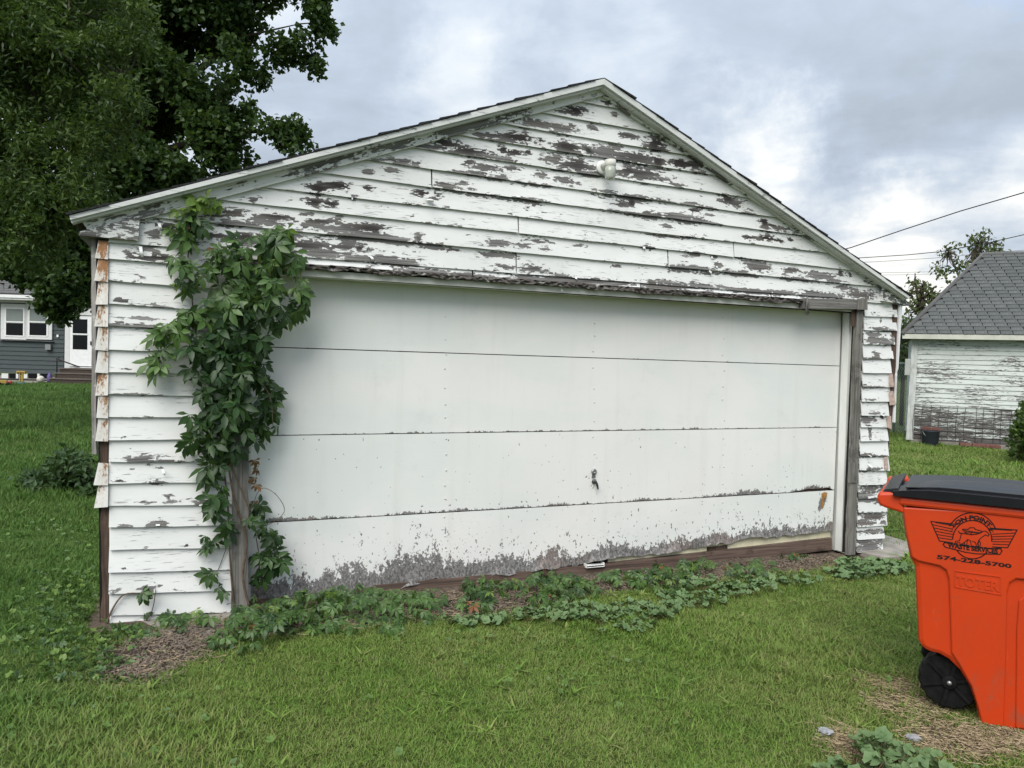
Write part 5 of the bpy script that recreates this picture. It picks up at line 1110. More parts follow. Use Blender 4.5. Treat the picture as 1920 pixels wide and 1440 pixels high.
hbox('door_casing', 122, 584, 129.8, 690, -.12, -.036, M['hwhite']); hbox('door_casing', 172.8, 584, 180, 690, -.12, -.036, M['hwhite']); hbox('door_casing', 122, 576, 180, 591.8, -.12, -.036, M['hwhite'])
for (y0, y1) in ((598, 625.5), (628, 655.5)): hbox('pane', 136.5, y0, 163.5, y1, -.118, -.1105, M['glass'], dr)
hbox('door_rail', 135, 625.6, 165, 627.9, -.124, -.1105, M['trim_white'], dr); hbox('handle', 169, 640, 171, 647, -.15, -.1105, M['black'], dr); hbox('threshold', 129, 687.2, 174, 690.5, -.2, -.036, M['hwhite'])
hbox('meter_box', 84.5, 645.5, 94.5, 656, -.16, -.037, M['metal_grey']); hbox('outlet', 106, 627.5, 109.5, 632, -.08, -.037, M['trim_white'])
hbox('foundation', x_l, 699.3, 260, 717, .0, .2, M['concrete'])
for (x0, x1) in ((17, 29), (53, 69), (76, 95)): hbox('basement_window', x0, 700, x1, 709.5, -.02, -.002, M['glass'])
for (x0, x1) in ((3, 15), (30, 34), (44, 51), (70, 74)): hbox('foundation_panel', x0, 700, x1, 709.5, -.03, -.002, M['hwhite'])
rf = MB(); sa, sb = H_(x_l, 553, -.6)[0], H_(133, 553, -.6)[0]; ze = H_(60, 554, -.6)[1]; zr = H_(60, 516, 1.6)[1]; sr = H_(128, 516, 1.6)[0]
rf.hexa([(sa, -.6, ze), (sb, -.6, ze), (sr, 1.6, zr), (sa, 1.6, zr), (sa, -.6, ze+.05), (sb, -.6, ze+.05), (sr, 1.6, zr+.05), (sa, 1.6, zr+.05)]); rfo = rf.build('roof', M['roof_grey'], house)
for k in range(9):
    f0, f1 = k/9, (k+1)/9; m_ = MB(); y0, y1 = -.62+2.2*f0, -.62+2.2*f1; z0, z1 = ze+.055+(zr-ze)*f0, ze+.055+(zr-ze)*f1; s1_ = sb+(sr-sb)*f0-.03
    m_.hexa([(sa, y0, z0), (s1_, y0, z0), (s1_, y1, z1), (sa, y1, z1), (sa, y0, z0+.03), (s1_, y0, z0+.03), (s1_, y1, z1+.006), (sa, y1, z1+.006)]); m_.build('shingle_course', M['roof_grey'], rfo)
hbox('eave_fascia', x_l, 552.5, 133, 556, -.64, -.605, M['trim_white']); hbox('soffit', x_l, 556.2, 133, 558, -.6, .02, M['hwhite'])
hbox('eave_fascia', 133.2, 557, 260, 560, -.45, -.40, M['trim_white'])
mb = MB(); a_, b_ = H_(x_l, 515, 1.7)[0], H_(131, 515, 1.7)[0]; mb.box(a_, b_, 1.66, 4.6, 2.6, H_(60, 498, 1.7)[1]); mb.build('upper_wall', M['slate'], house)
hbox('upper_window', 28, 502, 64, 514, 1.6, 1.655, M['trim_white'])
mb = MB(); zt = H_(60, 498, 1.7)[1]; mb.hexa([(a_-.3, 1.3, zt), (b_+.3, 1.3, zt), (b_+.3, 5, zt), (a_-.3, 5, zt), (a_-.3, 2.9, zt+1.1), (b_+.3, 2.9, zt+1.1), (b_+.3, 3.2, zt+1.1), (a_-.3, 3.2, zt+1.1)]); mb.build('upper_roof', M['roof_grey'], house)
M['deck'] = plain('dark_stained_deck', (.055, .042, .035), .8, .25, 6, stretch=(1, 6, 6))
q0 = H_(101, 716, -1.0); st = empty('wooden_steps', HP.world(q0[0], -1.0, 0), HP.rot, label='dark brown wooden steps below the white back door', cat='steps')
lx0, lx1 = 0.0, H_(185, 700, -1.0)[0]-q0[0]; zt = H_(150, 691, -.6)[1]
for (y0, y1, z1) in ((-.42, .9, zt*.36), (-.05, .9, zt*.70), (.32, .9, zt)):
    m_ = MB(); m_.box(lx0+.05, lx1, y0+.03, y1, 0, z1-.045); m_.build('riser', M['deck'], st); m_ = MB(); m_.box(lx0, lx1, y0, y0+.42, z1-.04, z1); m_.build('tread', plain('worn_tread', (.13, .105, .09), .8, .2, 6), st)
m_ = MB(); m_.tube([(.12, .0, .02), (.12, .0, 1.05), (.12, .15, 1.08)], .025, 6); m_.build('rail_post', M['black'], st)
m_ = MB(); m_.tube([(.12, .1, 1.0), (.45, .75, zt+.12), (.7, .85, zt+.03)], .03, 6); m_.build('handrail', M['deck'], st)
q0, q1 = ground(-120, 713), ground(112, 722); mb = MB(); mb.box(q0.x-3, ground(112, 716).x, q1.y, HP.o.y+.6, -.05, .03); mb.build('patio', M['concrete'], None, .01, kind='structure')
# toys on the patio
yl, bl_, rd, pu = plain('yellow_plastic', (.36, .25, .06), .5, .1), plain('blue_plastic', (.05, .12, .19), .5, .1), plain('red_plastic', (.40, .06, .04), .4, .05), plain('purple_plastic', (.10, .07, .22), .4, .1)
g = ground(40, 722); t = empty('toy_stand', (g.x, g.y, .03), 0, label='yellow toy stand on a blue base standing on the patio', cat='toy')
m_ = MB(); m_.lathe([(.17, 0), (.17, .05), (.10, .09)], (0, 0, 0), 'Z', 16); m_.build('base', bl_, t)
m_ = MB(); m_.box(-.07, -.03, -.03, .03, .085, .46); m_.box(.03, .07, -.03, .03, .085, .46); [m_.box(-.03, .03, -.02, .02, z, z+.03) for z in (.14, .23, .32)]; m_.build('post', yl, t)
m_ = MB(); m_.box(-.17, .17, -.06, .06, .46, .52); m_.box(-.17, -.13, -.06, .06, .40, .46); m_.box(.13, .17, -.06, .06, .40, .46); m_.build('top_bar', yl, t, .01)
g = ground(76, 719); m_ = MB(); m_.lathe([(.001, 0)]+[(.145*math.sin(PI*k/12), .145-.145*math.cos(PI*k/12)) for k in range(1, 12)]+[(.001, .29)], (0, 0, 0), 'Z', 20); o = m_.build('ball', plain('worn_white_ball', (.55, .52, .48), .5, .25, 9), None, label='scuffed white play ball on the patio', cat='ball'); o.location = (g.x, g.y, .03)
g = ground(93, 717); m_ = MB(); m_.lathe([(.10, 0), (.11, .03), (.10, .26), (.05, .32), (.045, .38)], (0, 0, 0), 'Z', 14); o = m_.build('toy_bucket', pu, None, label='purple plastic toy tub by the wooden steps', cat='toy'); o.location = (g.x, g.y, .03)
g = ground(8, 724); t = empty('toy_truck', (g.x, g.y, .03), .3, label='small yellow and red toy truck lying on the patio edge', cat='toy')
m_ = MB(); m_.box(-.22, .10, -.09, .09, .07, .20); m_.build('bed', yl, t, .015); m_ = MB(); m_.box(.11, .24, -.09, .09, .07, .17); m_.build('cab', rd, t, .015)
for sx in (-.14, .15):
    for sy in (-.10, .10): m_ = MB(); m_.lathe([(.06, -.02), (.065, 0), (.06, .02)], (sx, sy, .065), 'Y', 12); m_.build('wheel', M['black'], t)
# ------------------------------------------------------------------ peeling shed
s0_, s1_ = ground(1702, 832), ground(1905, 853)
sa_ = at_depth(1710, 760, 16.6); SP = Plane((sa_.x, sa_.y, 0), (math.cos(math.radians(25)), -math.sin(math.radians(25))))
T_ = lambda px, py, y=0.0: SP(px, py, y)
shed = empty('shed', SP.o, SP.rot, label='peeling white clapboard shed with grey hip roof beyond the cart', cat='shed')
M['shedpaint'] = paint_mat('shed_paint', (.56, .60, .57), grain=.5, brown=.5)
SWid = 5.2; zE = T_(1720, 628)[1]
nb = 22; z0s = .10
for k in range(nb):
    za, zb = z0s+(zE-z0s)*k/nb, z0s+(zE-z0s)*(k+1)/nb; nx = 110; u = np.linspace(0, SWid, nx+1); ph = RNG.uniform(0, 6, 4)
    S = np.tile(u, (4, 1)); v = np.array([0, .33, .66, 1])[:, None]; Z = za+(zb+.012-za)*v+0*S; Y = -.022+.018*v+0*S; Z = Z+.006*np.sin(S*1.1+ph[0])*(1-v)
    hz = Z/zE; peel = .22+.26*np.sin(S*1.7+ph[0])*np.sin(S*.9+ph[1])+.18*np.sin(S*5.1+ph[2])+np.clip(.40-hz, 0, 1)*2.3-.15*np.clip(hz-.62, 0, 1)*3-.05
    if 6 < k < 15: peel = peel+.16
    n1 = S.size; ix = np.arange(n1).reshape(4, nx+1); fr = np.stack([S, Y, Z], -1).reshape(-1, 3); bk_ = fr[:nx+1].copy(); bk_[:, 1] = .0
    q = np.stack([ix[:-1, :-1], ix[:-1, 1:], ix[1:, 1:], ix[1:, :-1]], -1).reshape(-1, 4); b_ = n1+np.arange(nx+1); q2 = np.stack([b_[:-1], b_[1:], ix[0, 1:], ix[0, :-1]], -1)
    link('siding_board', np_mesh('siding_board', np.vstack([fr, bk_]), np.vstack([q, q2]), M['shedpaint'], {'peel': np.concatenate([peel.ravel(), peel[0]]), 'dark': np.concatenate([np.clip(.5-hz, 0, 1).ravel()*1.2, np.clip(.5-hz[0], 0, 1)])}), shed)
mb = MB(); mb.box(.02, SWid, .002, 3.6, .05, zE+.1); mb.build('shed_wall', M['shedpaint'], shed)
M['cornerp'] = plain('greyish_white_post', (.46, .48, .46), .8, .2, 10, stretch=(3, 3, .5))
timber('corner_board', (-.09, .08), (.05, .08), (.06, zE), (-.06, zE), -.05, .06, M['cornerp'], shed, amp=.004, seed=31)
xe, ze_ = T_(1693, 627, -.25); run = 2.0; xh, zh = T_(1843, 479, -.25+run); rise = zh-ze_; kx = (xh-xe)/run
xr = xe
roofm = MB(); W_ = SWid+.6
roofm.add([(xe, -.25, ze_), (W_, -.25, ze_), (W_, -.25+run, ze_+rise), (xe+run*kx, -.25+run, ze_+rise), (xe, -.25+2*run, ze_), (W_, -.25+2*run, ze_)], [(0, 1, 2, 3), (0, 3, 4), (4, 3, 2, 5), (0, 4, 5, 1)])
rfo = roofm.build('roof', M['roof_grey'], shed)
mb = MB(); mb.tube([(xe-.02, -.28, ze_+.01), (xe+run*kx, -.25+run, ze_+rise+.02), (W_, -.25+run, ze_+rise+.02)], .055, 6); mb.build('ridge_cap', M['roof_grey'], shed)
mb = MB(); mb.box(xe-.01, W_, -.275, -.24, ze_-.09, ze_+.012); mb.build('eave_fascia', plain('cream_fascia', (.50, .51, .44), .6, .1, 6), shed)
mb = MB(); mb.box(xe, W_, -.239, .0, ze_-.075, ze_-.055); mb.build('soffit', M['cornerp'], shed)
M['tab'] = plain('grey_shingle_tab', (.155, .16, .16), .95, .25, 25, .15, bumpy=.3)
m, nt = new_mat('grey_shingle_tab_varied'); M['tab'] = m; rnd = node(nt, 'ShaderNodeObjectInfo').outputs['Random']; tc = node(nt, 'ShaderNodeTexCoord').outputs['Object']; n_ = noise(nt, tc, 40, 5, .65)
finish(nt, mix(nt, ramp(nt, n_, .3, .7, 0, .7), mix(nt, rnd, (.10, .107, .106), (.135, .142, .138)), (.065, .07, .07)), .95, n_, .4, .01, .12)
nrow = 23; tw = .22; slen = math.hypot(run, rise); ex_ = slen/nrow; cnt = 0; tabs = []
tm = MB(); tm.hexa([(0, 0, .0), (tw-.016, 0, .0), (tw-.016, ex_*1.5, -.006), (0, ex_*1.5, -.006), (0, 0, .020), (tw-.016, 0, .020), (tw-.016, ex_*1.5, .004), (0, ex_*1.5, .004)]); tabme = tm.mesh('shingle', M['tab'])
ang = math.atan2(rise, run); rest = []
for k in range(nrow):
    f = k/nrow; y, z = -.275+run*f, ze_+.008+rise*f; left = xe+run*kx*f+.02; x = left+(.5 if k % 2 else 0)*tw-(tw*.5 if k % 2 else 0)+(.12 if k % 2 else 0)
    while x < W_-.2:
        vis = x < 3.2+f*.5
        mx = Matrix.LocRotScale(Vector((x, y, z+random.uniform(0, .004))), Euler((ang+random.uniform(-.006, .01), 0, random.uniform(-.012, .012))), None)
        if vis and cnt < 298: o = bpy.data.objects.new('shingle', tabme); COL.objects.link(o); o.parent = shed; o.matrix_local = mx; cnt += 1
        else: rest.append(mx)
        x += tw
V = []; Fc = []; co = np.array([v.co[:] for v in tabme.vertices]); pf = np.array([p.vertices[:] for p in tabme.polygons])
for i, mx in enumerate(rest): V.append(co@np.array(mx.to_3x3()).T+np.array(mx.translation)); Fc.append(pf+i*len(co))
if rest: link('shingles', np_mesh('shingles', np.vstack(V), np.vstack(Fc), M['tab']), shed, kind='stuff')
mb = MB(); b0, b1 = T_(1696, 703.5, -.16), T_(1707.5, 673, -.16); mb.box(b0[0], b1[0], -.16, -.052, b0[1], b1[1]); mb.build('meter_box', plain('grey_green_box', (.36, .38, .35), .5, .1), shed, .008)
mb = MB(); mb.box(.0, SWid, -.04, .3, -.05, .10); mb.build('foundation', M['concrete'], shed)
# wire grid leaning on the shed
g0 = T_(1712, 818, -.12); wp = empty('wire_panel', SP.world(g0[0], -.12, 0), SP.rot, label='rusty wire grid panel leaning on the shed wall', cat='wire panel')
M['wire'] = plain('rusty_wire', (.075, .065, .06), .7, .3, 20, .3, .4)
gt, gb = T_(1712, 758, -.12)[1], .12; wide = T_(1912, 800, -.12)[0]-g0[0]
for k in range(13): m_ = MB(); x = wide*k/12+random.uniform(-.02, .02); m_.tube([(x, -.06, gb), (x+random.uniform(-.02, .02), .0, (gb+gt)/2), (x+.02, .05, gt-.03*k/12)], .006, 5); m_.build('vertical_wire', M['wire'], wp)
for k in range(8): m_ = MB(); f = k/7; z = gb+(gt-gb)*f; m_.tube([(0, -.065+.11*f, z), (wide*.5, -.06+.11*f, z-.015), (wide, -.065+.11*f, z-.03*f)], .006, 5); m_.build('horizontal_wire', M['wire'], wp)
# bucket with bricks, loose bricks, along the shed
q_ = T_(1744, 830, -.30); g = SP.world(q_[0], -.30, 0); bk_ = empty('bucket', (g.x, g.y, 0), 0, label='dark grey bucket standing by the shed corner', cat='bucket')
m_ = MB(); m_.lathe([(.135, 0), (.15, .02), (.175, .30), (.185, .31), (.185, .33), (.165, .33), (.15, .05), (.02, .03)], (0, 0, 0), 'Z', 20); m_.build('tub', plain('dark_bucket_plastic', (.03, .035, .045), .5, .1), bk_)
m_ = MB(); m_.tube([(.18*math.cos(a), -.02-.10*math.sin(a), .31-.16*math.sin(a)) for a in np.linspace(0, PI, 9)], .005, 5); m_.build('bail_handle', M['metal_grey'], bk_)
M['brick'] = plain('red_brick', (.17, .085, .07), .9, .25, 20, .1, bumpy=.4)
o = MB(); o.box(-.17, .17, -.09, .09, 0, .06); o = o.build('paver', M['brick'], None, .006, label='flat red paver lying across the dark bucket', cat='brick'); o.location = (g.x, g.y, .332); o.rotation_euler = (0, .04, .3)
bt = MB(); bt.box(-.10, .10, -.05, .05, 0, .065); bme = bt.mesh('brick', M['brick'])
for i, (px, py, lab) in enumerate(((1808, 843, 'bright red brick lying loose at the shed foundation'), (1832, 848, 'pale red brick second along the shed foundation'), (1848, 850, 'dull red brick third along the shed foundation'), (1864, 853, 'last red brick of the row near the bush'))):
    q_ = T_(px, py, -.22); g = SP.world(q_[0], -.22, 0); o = link('brick', bme, None, label=lab, cat='brick', group='loose bricks along the shed'); o.location = (g.x, g.y, .035); o.rotation_euler = (.05*i, .05, SP.rot+random.uniform(-.3, .3)); o.modifiers.new('bevel', 'BEVEL').width = .006
# chain link fence between the buildings
FA = at_depth(1683, 720, 19.2); FB = at_depth(1702, 720, 18.6); dv = Vector((FB.x-FA.x, FB.y-FA.y, 0)).normalized(); p0 = Vector((FA.x, FA.y, 0))-dv*1.6; Lf = 2.3; hF = 1.75
fence = empty('chain_link_fence', p0, math.atan2(dv.y, dv.x), label='galvanised chain link fence in the gap between garage and shed', cat='fence')
gv = plain('galvanised_steel', (.30, .36, .36), .5, .1, 20, .4, .5); m_ = MB()
for x in (0, 1.5, Lf): m_ = MB(); m_.tube([(x, 0, 0), (x, 0, hF+.04)], .025, 8); m_.build('post', gv, fence)
m_ = MB(); m_.tube([(0, 0, hF), (Lf, 0, hF)], .02, 8); m_.build('top_rail', gv, fence)
m_ = MB()
for k in range(-16, 24):
    for s in (1, -1):
        a0 = k*.1; pts = [(a0+(hF*t if s > 0 else hF*(1-t)), s*.004, hF*t) for t in (0, 1)]
        x0, x1 = pts[0][0], pts[1][0]; t0, t1 = 0.0, 1.0
        for lim in (0.0, Lf):
            pass
        ts = [t for t in np.linspace(0, 1, 60) if 0 <= x0+(x1-x0)*t <= Lf]
        if len(ts) > 1: m_.tube([(x0+(x1-x0)*t, s*.004, .03+(hF-.03)*t) for t in (ts[0], ts[-1])], .0022, 4, cap=False)
m_.build('mesh_wire', gv, fence, kind='stuff')
# ------------------------------------------------------------------ overhead wires
M['cable'] = plain('black_cable', (.02, .02, .022), .6, .1)
for pts, d0, d1, rad, lab in ((((1500, 490), (1596, 464), (1690, 432), (1800, 396), (1920, 361), (2100, 306)), 20, 15, .012, 'thick black cable sagging lowest to the garage and rising steeply'),
    (((1560, 486), (1622, 483), (1700, 478), (1762, 472), (1850, 456), (1920, 440), (2100, 396)), 26, 20, .012, 'black cable crossing in front of the taller airy tree'),
    (((1580, 493), (1640, 491), (1750, 484), (1880, 472), (1920, 469), (2100, 450)), 34, 34, .009, 'thin grey wire just below the cable over the airy tree'),
    (((1600, 512), (1680, 511), (1780, 509), (1920, 507)), 40, 40, .008, 'thin wire crossing level above the shaggy tree'), (((1600, 516), (1680, 515.5), (1780, 513), (1920, 511)), 40, 40, .008, 'faint wire running just under the level one')):
    n_ = len(pts); P3 = [at_depth(x, y, d0+(d1-d0)*i/(n_-1)) for i, (x, y) in enumerate(pts)]; m_ = MB(); m_.tube(P3, rad, 5)
    m_.build('overhead_wire', M['cable'], None, label=lab, cat='wire', group='overhead wires beside the garage gable')
# ------------------------------------------------------------------ orange cart
cb = ground(1840, 1366); cdv = Vector((.87, -.5, 0)).normalized(); CP = Plane(cb, cdv); CP.o.z = 0
K_ = lambda px, py, y=0.0: CP(px, py, y)
cart = empty('trash_cart', CP.o, CP.rot, label='orange wheeled trash cart with black lid and round winged dog emblem', cat='trash cart')
m, nt = new_mat('orange_plastic'); tc = node(nt, 'ShaderNodeTexCoord').outputs['Object']; n_ = noise(nt, tc, 260, 2, .5); n2_ = noise(nt, scaled(nt, tc, (3, 3, 1.5)), 1.6, 5, .6); n3_ = noise(nt, scaled(nt, tc, (14, 14, 60)), 1.0, 4, .6)
c = mix(nt, ramp(nt, n2_, .4, .75, 0, .5), (.54, .045, .007), (.43, .036, .007)); c = mix(nt, ramp(nt, n3_, .60, .72, 0, .3), c, (.24, .075, .035)); zz = node(nt, 'ShaderNodeSeparateXYZ', {0: tc}).outputs[2]; dm = noise(nt, scaled(nt, tc, (9, 9, 5)), 1.0, 6, .7)
c = mix(nt, math_(nt, 'MULTIPLY', ramp(nt, zz, .40, .0, .06, .75), ramp(nt, dm, .44, .72)), c, (.16, .10, .06)); c = mix(nt, ramp(nt, noise(nt, scaled(nt, tc, (40, 40, 3)), 1.0, 5, .7), .66, .74, 0, .35), c, (.62, .16, .08)); finish(nt, c, .42, n_, .12, .002, .4); M['orange'] = m
M['lid'] = plain('black_lid_plastic', (.007, .008, .010), .36, .2, 20, .32); M['tyre'] = plain('black_wheel_plastic', (.007, .007, .007), .65, .4, 30, .15)
M['print'] = plain('black_print', (.008, .007, .007), .6, .1)
prof = [(1690, 957), (1697, 1000), (1706, 1046), (1715, 1062), (1718, 1130), (1721, 1203), (1727, 1217), (1743, 1226), (1760, 1230), (1778, 1240), (1800, 1262), (1818, 1292), (1830, 1325), (1837, 1366)]
side = [K_(*p) for p in prof]
bodyL = .56                                             # far end of the body
zt = K_(1700, 944)[1]
poly = side+[(bodyL-.16, 0.0), (bodyL-.06, .05), (bodyL, zt)]
wid = lambda z: .265+.055*z
def cart_solid(poly, inset, name, mat, y_off=0.0, bevel=.012, parent=cart, both=True):
    """body between two slightly sloping sides"""
    n = len(poly); YC = .30; m_ = MB(); V = [(x, YC-wid(z)-y_off, z) for x, z in poly]+[(x, YC+wid(z)+y_off, z) for x, z in poly]
    m_.add(V, [tuple(range(n)), tuple(range(2*n-1, n-1, -1))]+[(i, i+n, (i+1) % n+n, (i+1) % n) for i in range(n)]); return m_.build(name, mat, parent, bevel)
YC = .30
cart_solid(poly, 0, 'body', M['orange'], bevel=.022)
def proud(pxs, th, name='raised_panel', bevel=.007, mat=None, base=-.004):
    pts = [K_(*p) for p in pxs]; n = len(pts); m_ = MB()
    V = [(x, YC-wid(z)-th, z) for x, z in pts]+[(x, YC-wid(z)-base, z) for x, z in pts]
    m_.add(V, [tuple(range(n)), tuple(range(2*n-1, n-1, -1))]+[(i, i+n, (i+1) % n+n, (i+1) % n) for i in range(n)]); return m_.build(name, mat or M['orange'], cart, bevel)
proud([(1693, 949), (1700, 1000), (1710, 1044), (1722, 1051), (1762, 1060), (1774, 1068), (1779, 1085), (1781, 1130), (1784, 1225), (1800, 1250), (1822, 1290), (1834, 1330), (1842, 1363), (1882, 1368), (1886, 1240), (1888, 1110), (1893, 1092), (1905, 1084), (1960, 1090), (2080, 1100), (2080, 972)], .013)
proud([(1905, 1370), (2040, 1385), (2040, 1125), (1925, 1112), (1910, 1125), (1906, 1180)], .008)
# rim, handle
s0, s1 = K_(1690, 940)[0], bodyL+.03; zr0, zr1 = zt-.006, K_(1700, 930)[1]
mb = MB(); mb.box(s0-.01, s1, YC-wid(zt)-.022, YC+wid(zt)+.022, zr0, zr1); mb.build('rim', M['orange'], cart, .012)
hs = [K_(*p) for p in ((1697, 962), (1660, 950), (1649, 945), (1645, 934), (1647, 922), (1690, 921))]
for side_ in (0, 1):
    y0 = YC-wid(zt)-.015 if side_ == 0 else YC+wid(zt)-.07
    m_ = MB(); n = len(hs); m_.add([(x, y0, z) for x, z in hs]+[(x, y0+.085, z) for x, z in hs], [tuple(range(n)), tuple(range(2*n-1, n-1, -1))]+[(i, i+n, (i+1) % n+n, (i+1) % n) for i in range(n)]); m_.build('handle_bracket', M['orange'], cart, .012)
m_ = MB(); hx, hz = K_(1653, 934); m_.tube([(hx, YC-wid(zt)+.06, hz), (hx, YC+wid(zt)-.06, hz)], .018, 12); m_.build('handle_bar', M['orange'], cart)
# lid: rim plate, domed top, ribs, hinge
lz = zr1+.003; lz1 = K_(1700, 910)[1]
lid0, lid1 = K_(1676, 920)[0], s1+.02; lw = wid(zt)+.04
def dome(x0, x1, w0, z0, z1, n, crown, name, bev, inset=.02):
    m_ = MB(); V = []; nx, ny = 14, 10
    for j in range(ny+1):
        for i in range(nx+1):
            u, v = i/nx, j/ny; V.append((x0+(x1-x0)*u, YC-w0+(2*w0-.16*max(0, 1-u/.3)**1.5)*v, z1-.02*max(0, 1-u/.2)**2-.06*max(0, v-.35)/.65+crown*(1-(2*u-1)**2)*(1-(2*v-1)**4)*1.0))
    w = nx+1; Fs = [(j*w+i, j*w+i+1, (j+1)*w+i+1, (j+1)*w+i) for j in range(ny) for i in range(nx)]
    b = len(V); ring = [i for i in range(w)]+[j*w+nx for j in range(1, ny+1)]+[ny*w+i for i in range(nx-1, -1, -1)]+[j*w for j in range(ny-1, 0, -1)]
    V += [(V[i][0], V[i][1], z0) for i in ring]; n_ = len(ring)
    Fs += [(ring[k], b+k, b+(k+1) % n_, ring[(k+1) % n_]) for k in range(n_)]+[tuple(b+k for k in range(n_))]
    m_.add(V, Fs, 0, False); return m_.build(name, M['lid'], cart, bev)
lid = dome(lid0, lid1, lw, lz, lz1-.004, 0, .006, 'lid', .008)
o = dome(lid0+.05, lid1-.06, lw-.03, lz1-.006, lz1+.010, 0, .014, 'lid_top', .006); o.parent = lid
hz0 = K_(1700, 926)[1]; m_ = MB(); x0_, x1_ = K_(1653, 920)[0], lid0+.02
m_.hexa([(x0_, YC-.30, hz0-.008), (x1_, YC-.345, hz0-.002), (x1_, YC+.30, hz0-.002), (x0_, YC+.24, hz0-.008), (x0_+.01, YC-.295, hz0+.010), (x1_, YC-.34, hz0+.028), (x1_, YC+.29, hz0+.028), (x0_+.01, YC+.23, hz0+.010)]); m_.build('hinge_flap', M['lid'], lid, .006)
# wheels
wc = K_(1780, 1287); wr = .127
for side_ in (-1, 1):
    yw = YC+side_*.195; wh = MB(); n = 40
    ringp = [(wr*.985 if k % 2 else wr, 0) for k in range(n)]
    for half in (0,):
        V = []
        for yy, sc_ in ((-.045, .93), (-.03, 1), (.03, 1), (.045, .93)):
            for k in range(n): rr_ = wr*sc_*(1 if (k % 2) else .955); V.append((wc[0]+rr_*math.cos(2*PI*k/n), yw+yy, wc[1]+rr_*math.sin(2*PI*k/n)))
        wh.add(V, [(a*n+k, a*n+(k+1) % n, (a+1)*n+(k+1) % n, (a+1)*n+k) for a in range(3) for k in range(n)]+[tuple(range(n)), tuple(range(4*n-1, 3*n-1, -1))])
    w_ = wh.build('wheel', M['tyre'], cart)
    hb = MB(); hb.lathe([(.030, -.062), (.030, -.04)] if side_ < 0 else [(.030, .04), (.030, .062)], (wc[0], yw, wc[1]), 'Y', 16); hb.build('hub', M['tyre'], w_, .003)
    hb = MB(); hb.lathe([(.010, -.070), (.010, -.05)] if side_ < 0 else [(.010, .05), (.010, .070)], (wc[0], yw, wc[1]), 'Y', 12); hb.build('axle_end', M['metal_grey'], w_)
    sp_ = MB()
    for k in range(6):
        a = k*PI/3+.3; c_, s_ = math.cos(a), math.sin(a); t_ = .007; y0 = yw+side_*.046; y1 = yw+side_*.056
        sp_.hexa([(wc[0]+c_*.02-s_*t_, y0, wc[1]+s_*.02+c_*t_), (wc[0]+c_*.112-s_*t_, y0, wc[1]+s_*.112+c_*t_), (wc[0]+c_*.112+s_*t_, y0, wc[1]+s_*.112-c_*t_), (wc[0]+c_*.02+s_*t_, y0, wc[1]+s_*.02-c_*t_), (wc[0]+c_*.02-s_*t_, y1, wc[1]+s_*.02+c_*t_), (wc[0]+c_*.112-s_*t_, y1, wc[1]+s_*.112+c_*t_), (wc[0]+c_*.112+s_*t_, y1, wc[1]+s_*.112-c_*t_), (wc[0]+c_*.02+s_*t_, y1, wc[1]+s_*.02-c_*t_)])
    sp_.build('spokes', M['tyre'], w_)
m_ = MB(); m_.tube([(wc[0], YC-.19, wc[1]), (wc[0], YC+.19, wc[1])], .012, 10); m_.build('axle', M['metal_grey'], cart)
# printed emblem: flat shapes a hair proud of the side; local (x,z) placed from the picture
def yside(z, up=.0015): return YC-wid(z)-.013-up
def flat(polys, name, mat, th=.0012, parent=cart, lift=0.0):
    m_ = MB()
    for pl_ in polys:
        n = len(pl_); V = [(x, yside(z, lift+th), z) for x, z in pl_]+[(x, yside(z, lift), z) for x, z in pl_]
        m_.add(V, [tuple(range(n)), tuple(range(2*n-1, n-1, -1))]+[(i, i+n, (i+1) % n+n, (i+1) % n) for i in range(n)])
    return m_.build(name, mat, parent)
# crop of the emblem in the reference: 7.2 picture pixels per source pixel, offset (1720, 920)
def E_(x, y): return K_(1720+x/7.2, 920+y/7.2, .0)
def stroke(pts, w):
    """polyline of picture points -> quads of width w (metres)"""
    q = [Vector(E_(*p)) for p in pts]; out = []
    for a, b in zip(q, q[1:]):
        d = (b-a).normalized() if (b-a).length > 1e-6 else Vector((1, 0)); n = Vector((-d.y, d.x))*w/2; e = d*w*.35; out.append([tuple(v) for v in (a-n-e, b-n+e, b+n+e, a+n-e)])
    return out
def arc(cx, cy, rx_, ry_, a0, a1, tilt=.0, n=40):
    o = []
    for i in range(n+1):
        a = math.radians(a0+(a1-a0)*i/n); x, y = rx_*math.cos(a), -ry_*math.sin(a); o.append((cx+x*math.cos(tilt)-y*math.sin(tilt), cy+x*math.sin(tilt)+y*math.cos(tilt)))
    return o
cx_, cy_ = 740, 645
ring = stroke(arc(cx_, cy_, 262, 258, -2, 182, .05), .0042)+stroke(arc(cx_, cy_-2, 300, 290, 22, 160, .06), .002)+stroke(arc(cx_-5, cy_, 345, 362, 28, 153, .07), .0042)+stroke(arc(cx_+5, cy_+10, 250, 252, 216, 322, .06), .0042)
flat(ring, 'emblem_ring', M['print'])
wings = stroke([(525, 440), (185, 400), (300, 665), (480, 690)], .0040)+stroke([(985, 490), (1340, 515), (1215, 755), (1010, 745)], .0040)
wings += stroke([(250, 412), (510, 462), (485, 480)], .0048)+stroke([(1270, 518), (960, 500), (1000, 520)], .0048)
for k in range(5):
    f = (k+1)/6; wings += stroke([(185+115*f+6, 400+265*f), (478-10*f, 468+215*f)], .0030); wings += stroke([(1010+6*f, 540+200*f), (1340-125*f-6, 515+240*f)], .0030)
flat(wings, 'emblem_wing', M['print'])
dog = stroke([(505, 700), (520, 668), (570, 660), (580, 620), (595, 570), (568, 555), (555, 530)], .0032)+stroke([(580, 555), (620, 565), (700, 575), (735, 580), (800, 572), (850, 555), (885, 535), (915, 528), (940, 545), (968, 580), (955, 598), (915, 580), (890, 600), (860, 620), (830, 655), (850, 690), (845, 740)], .0032)
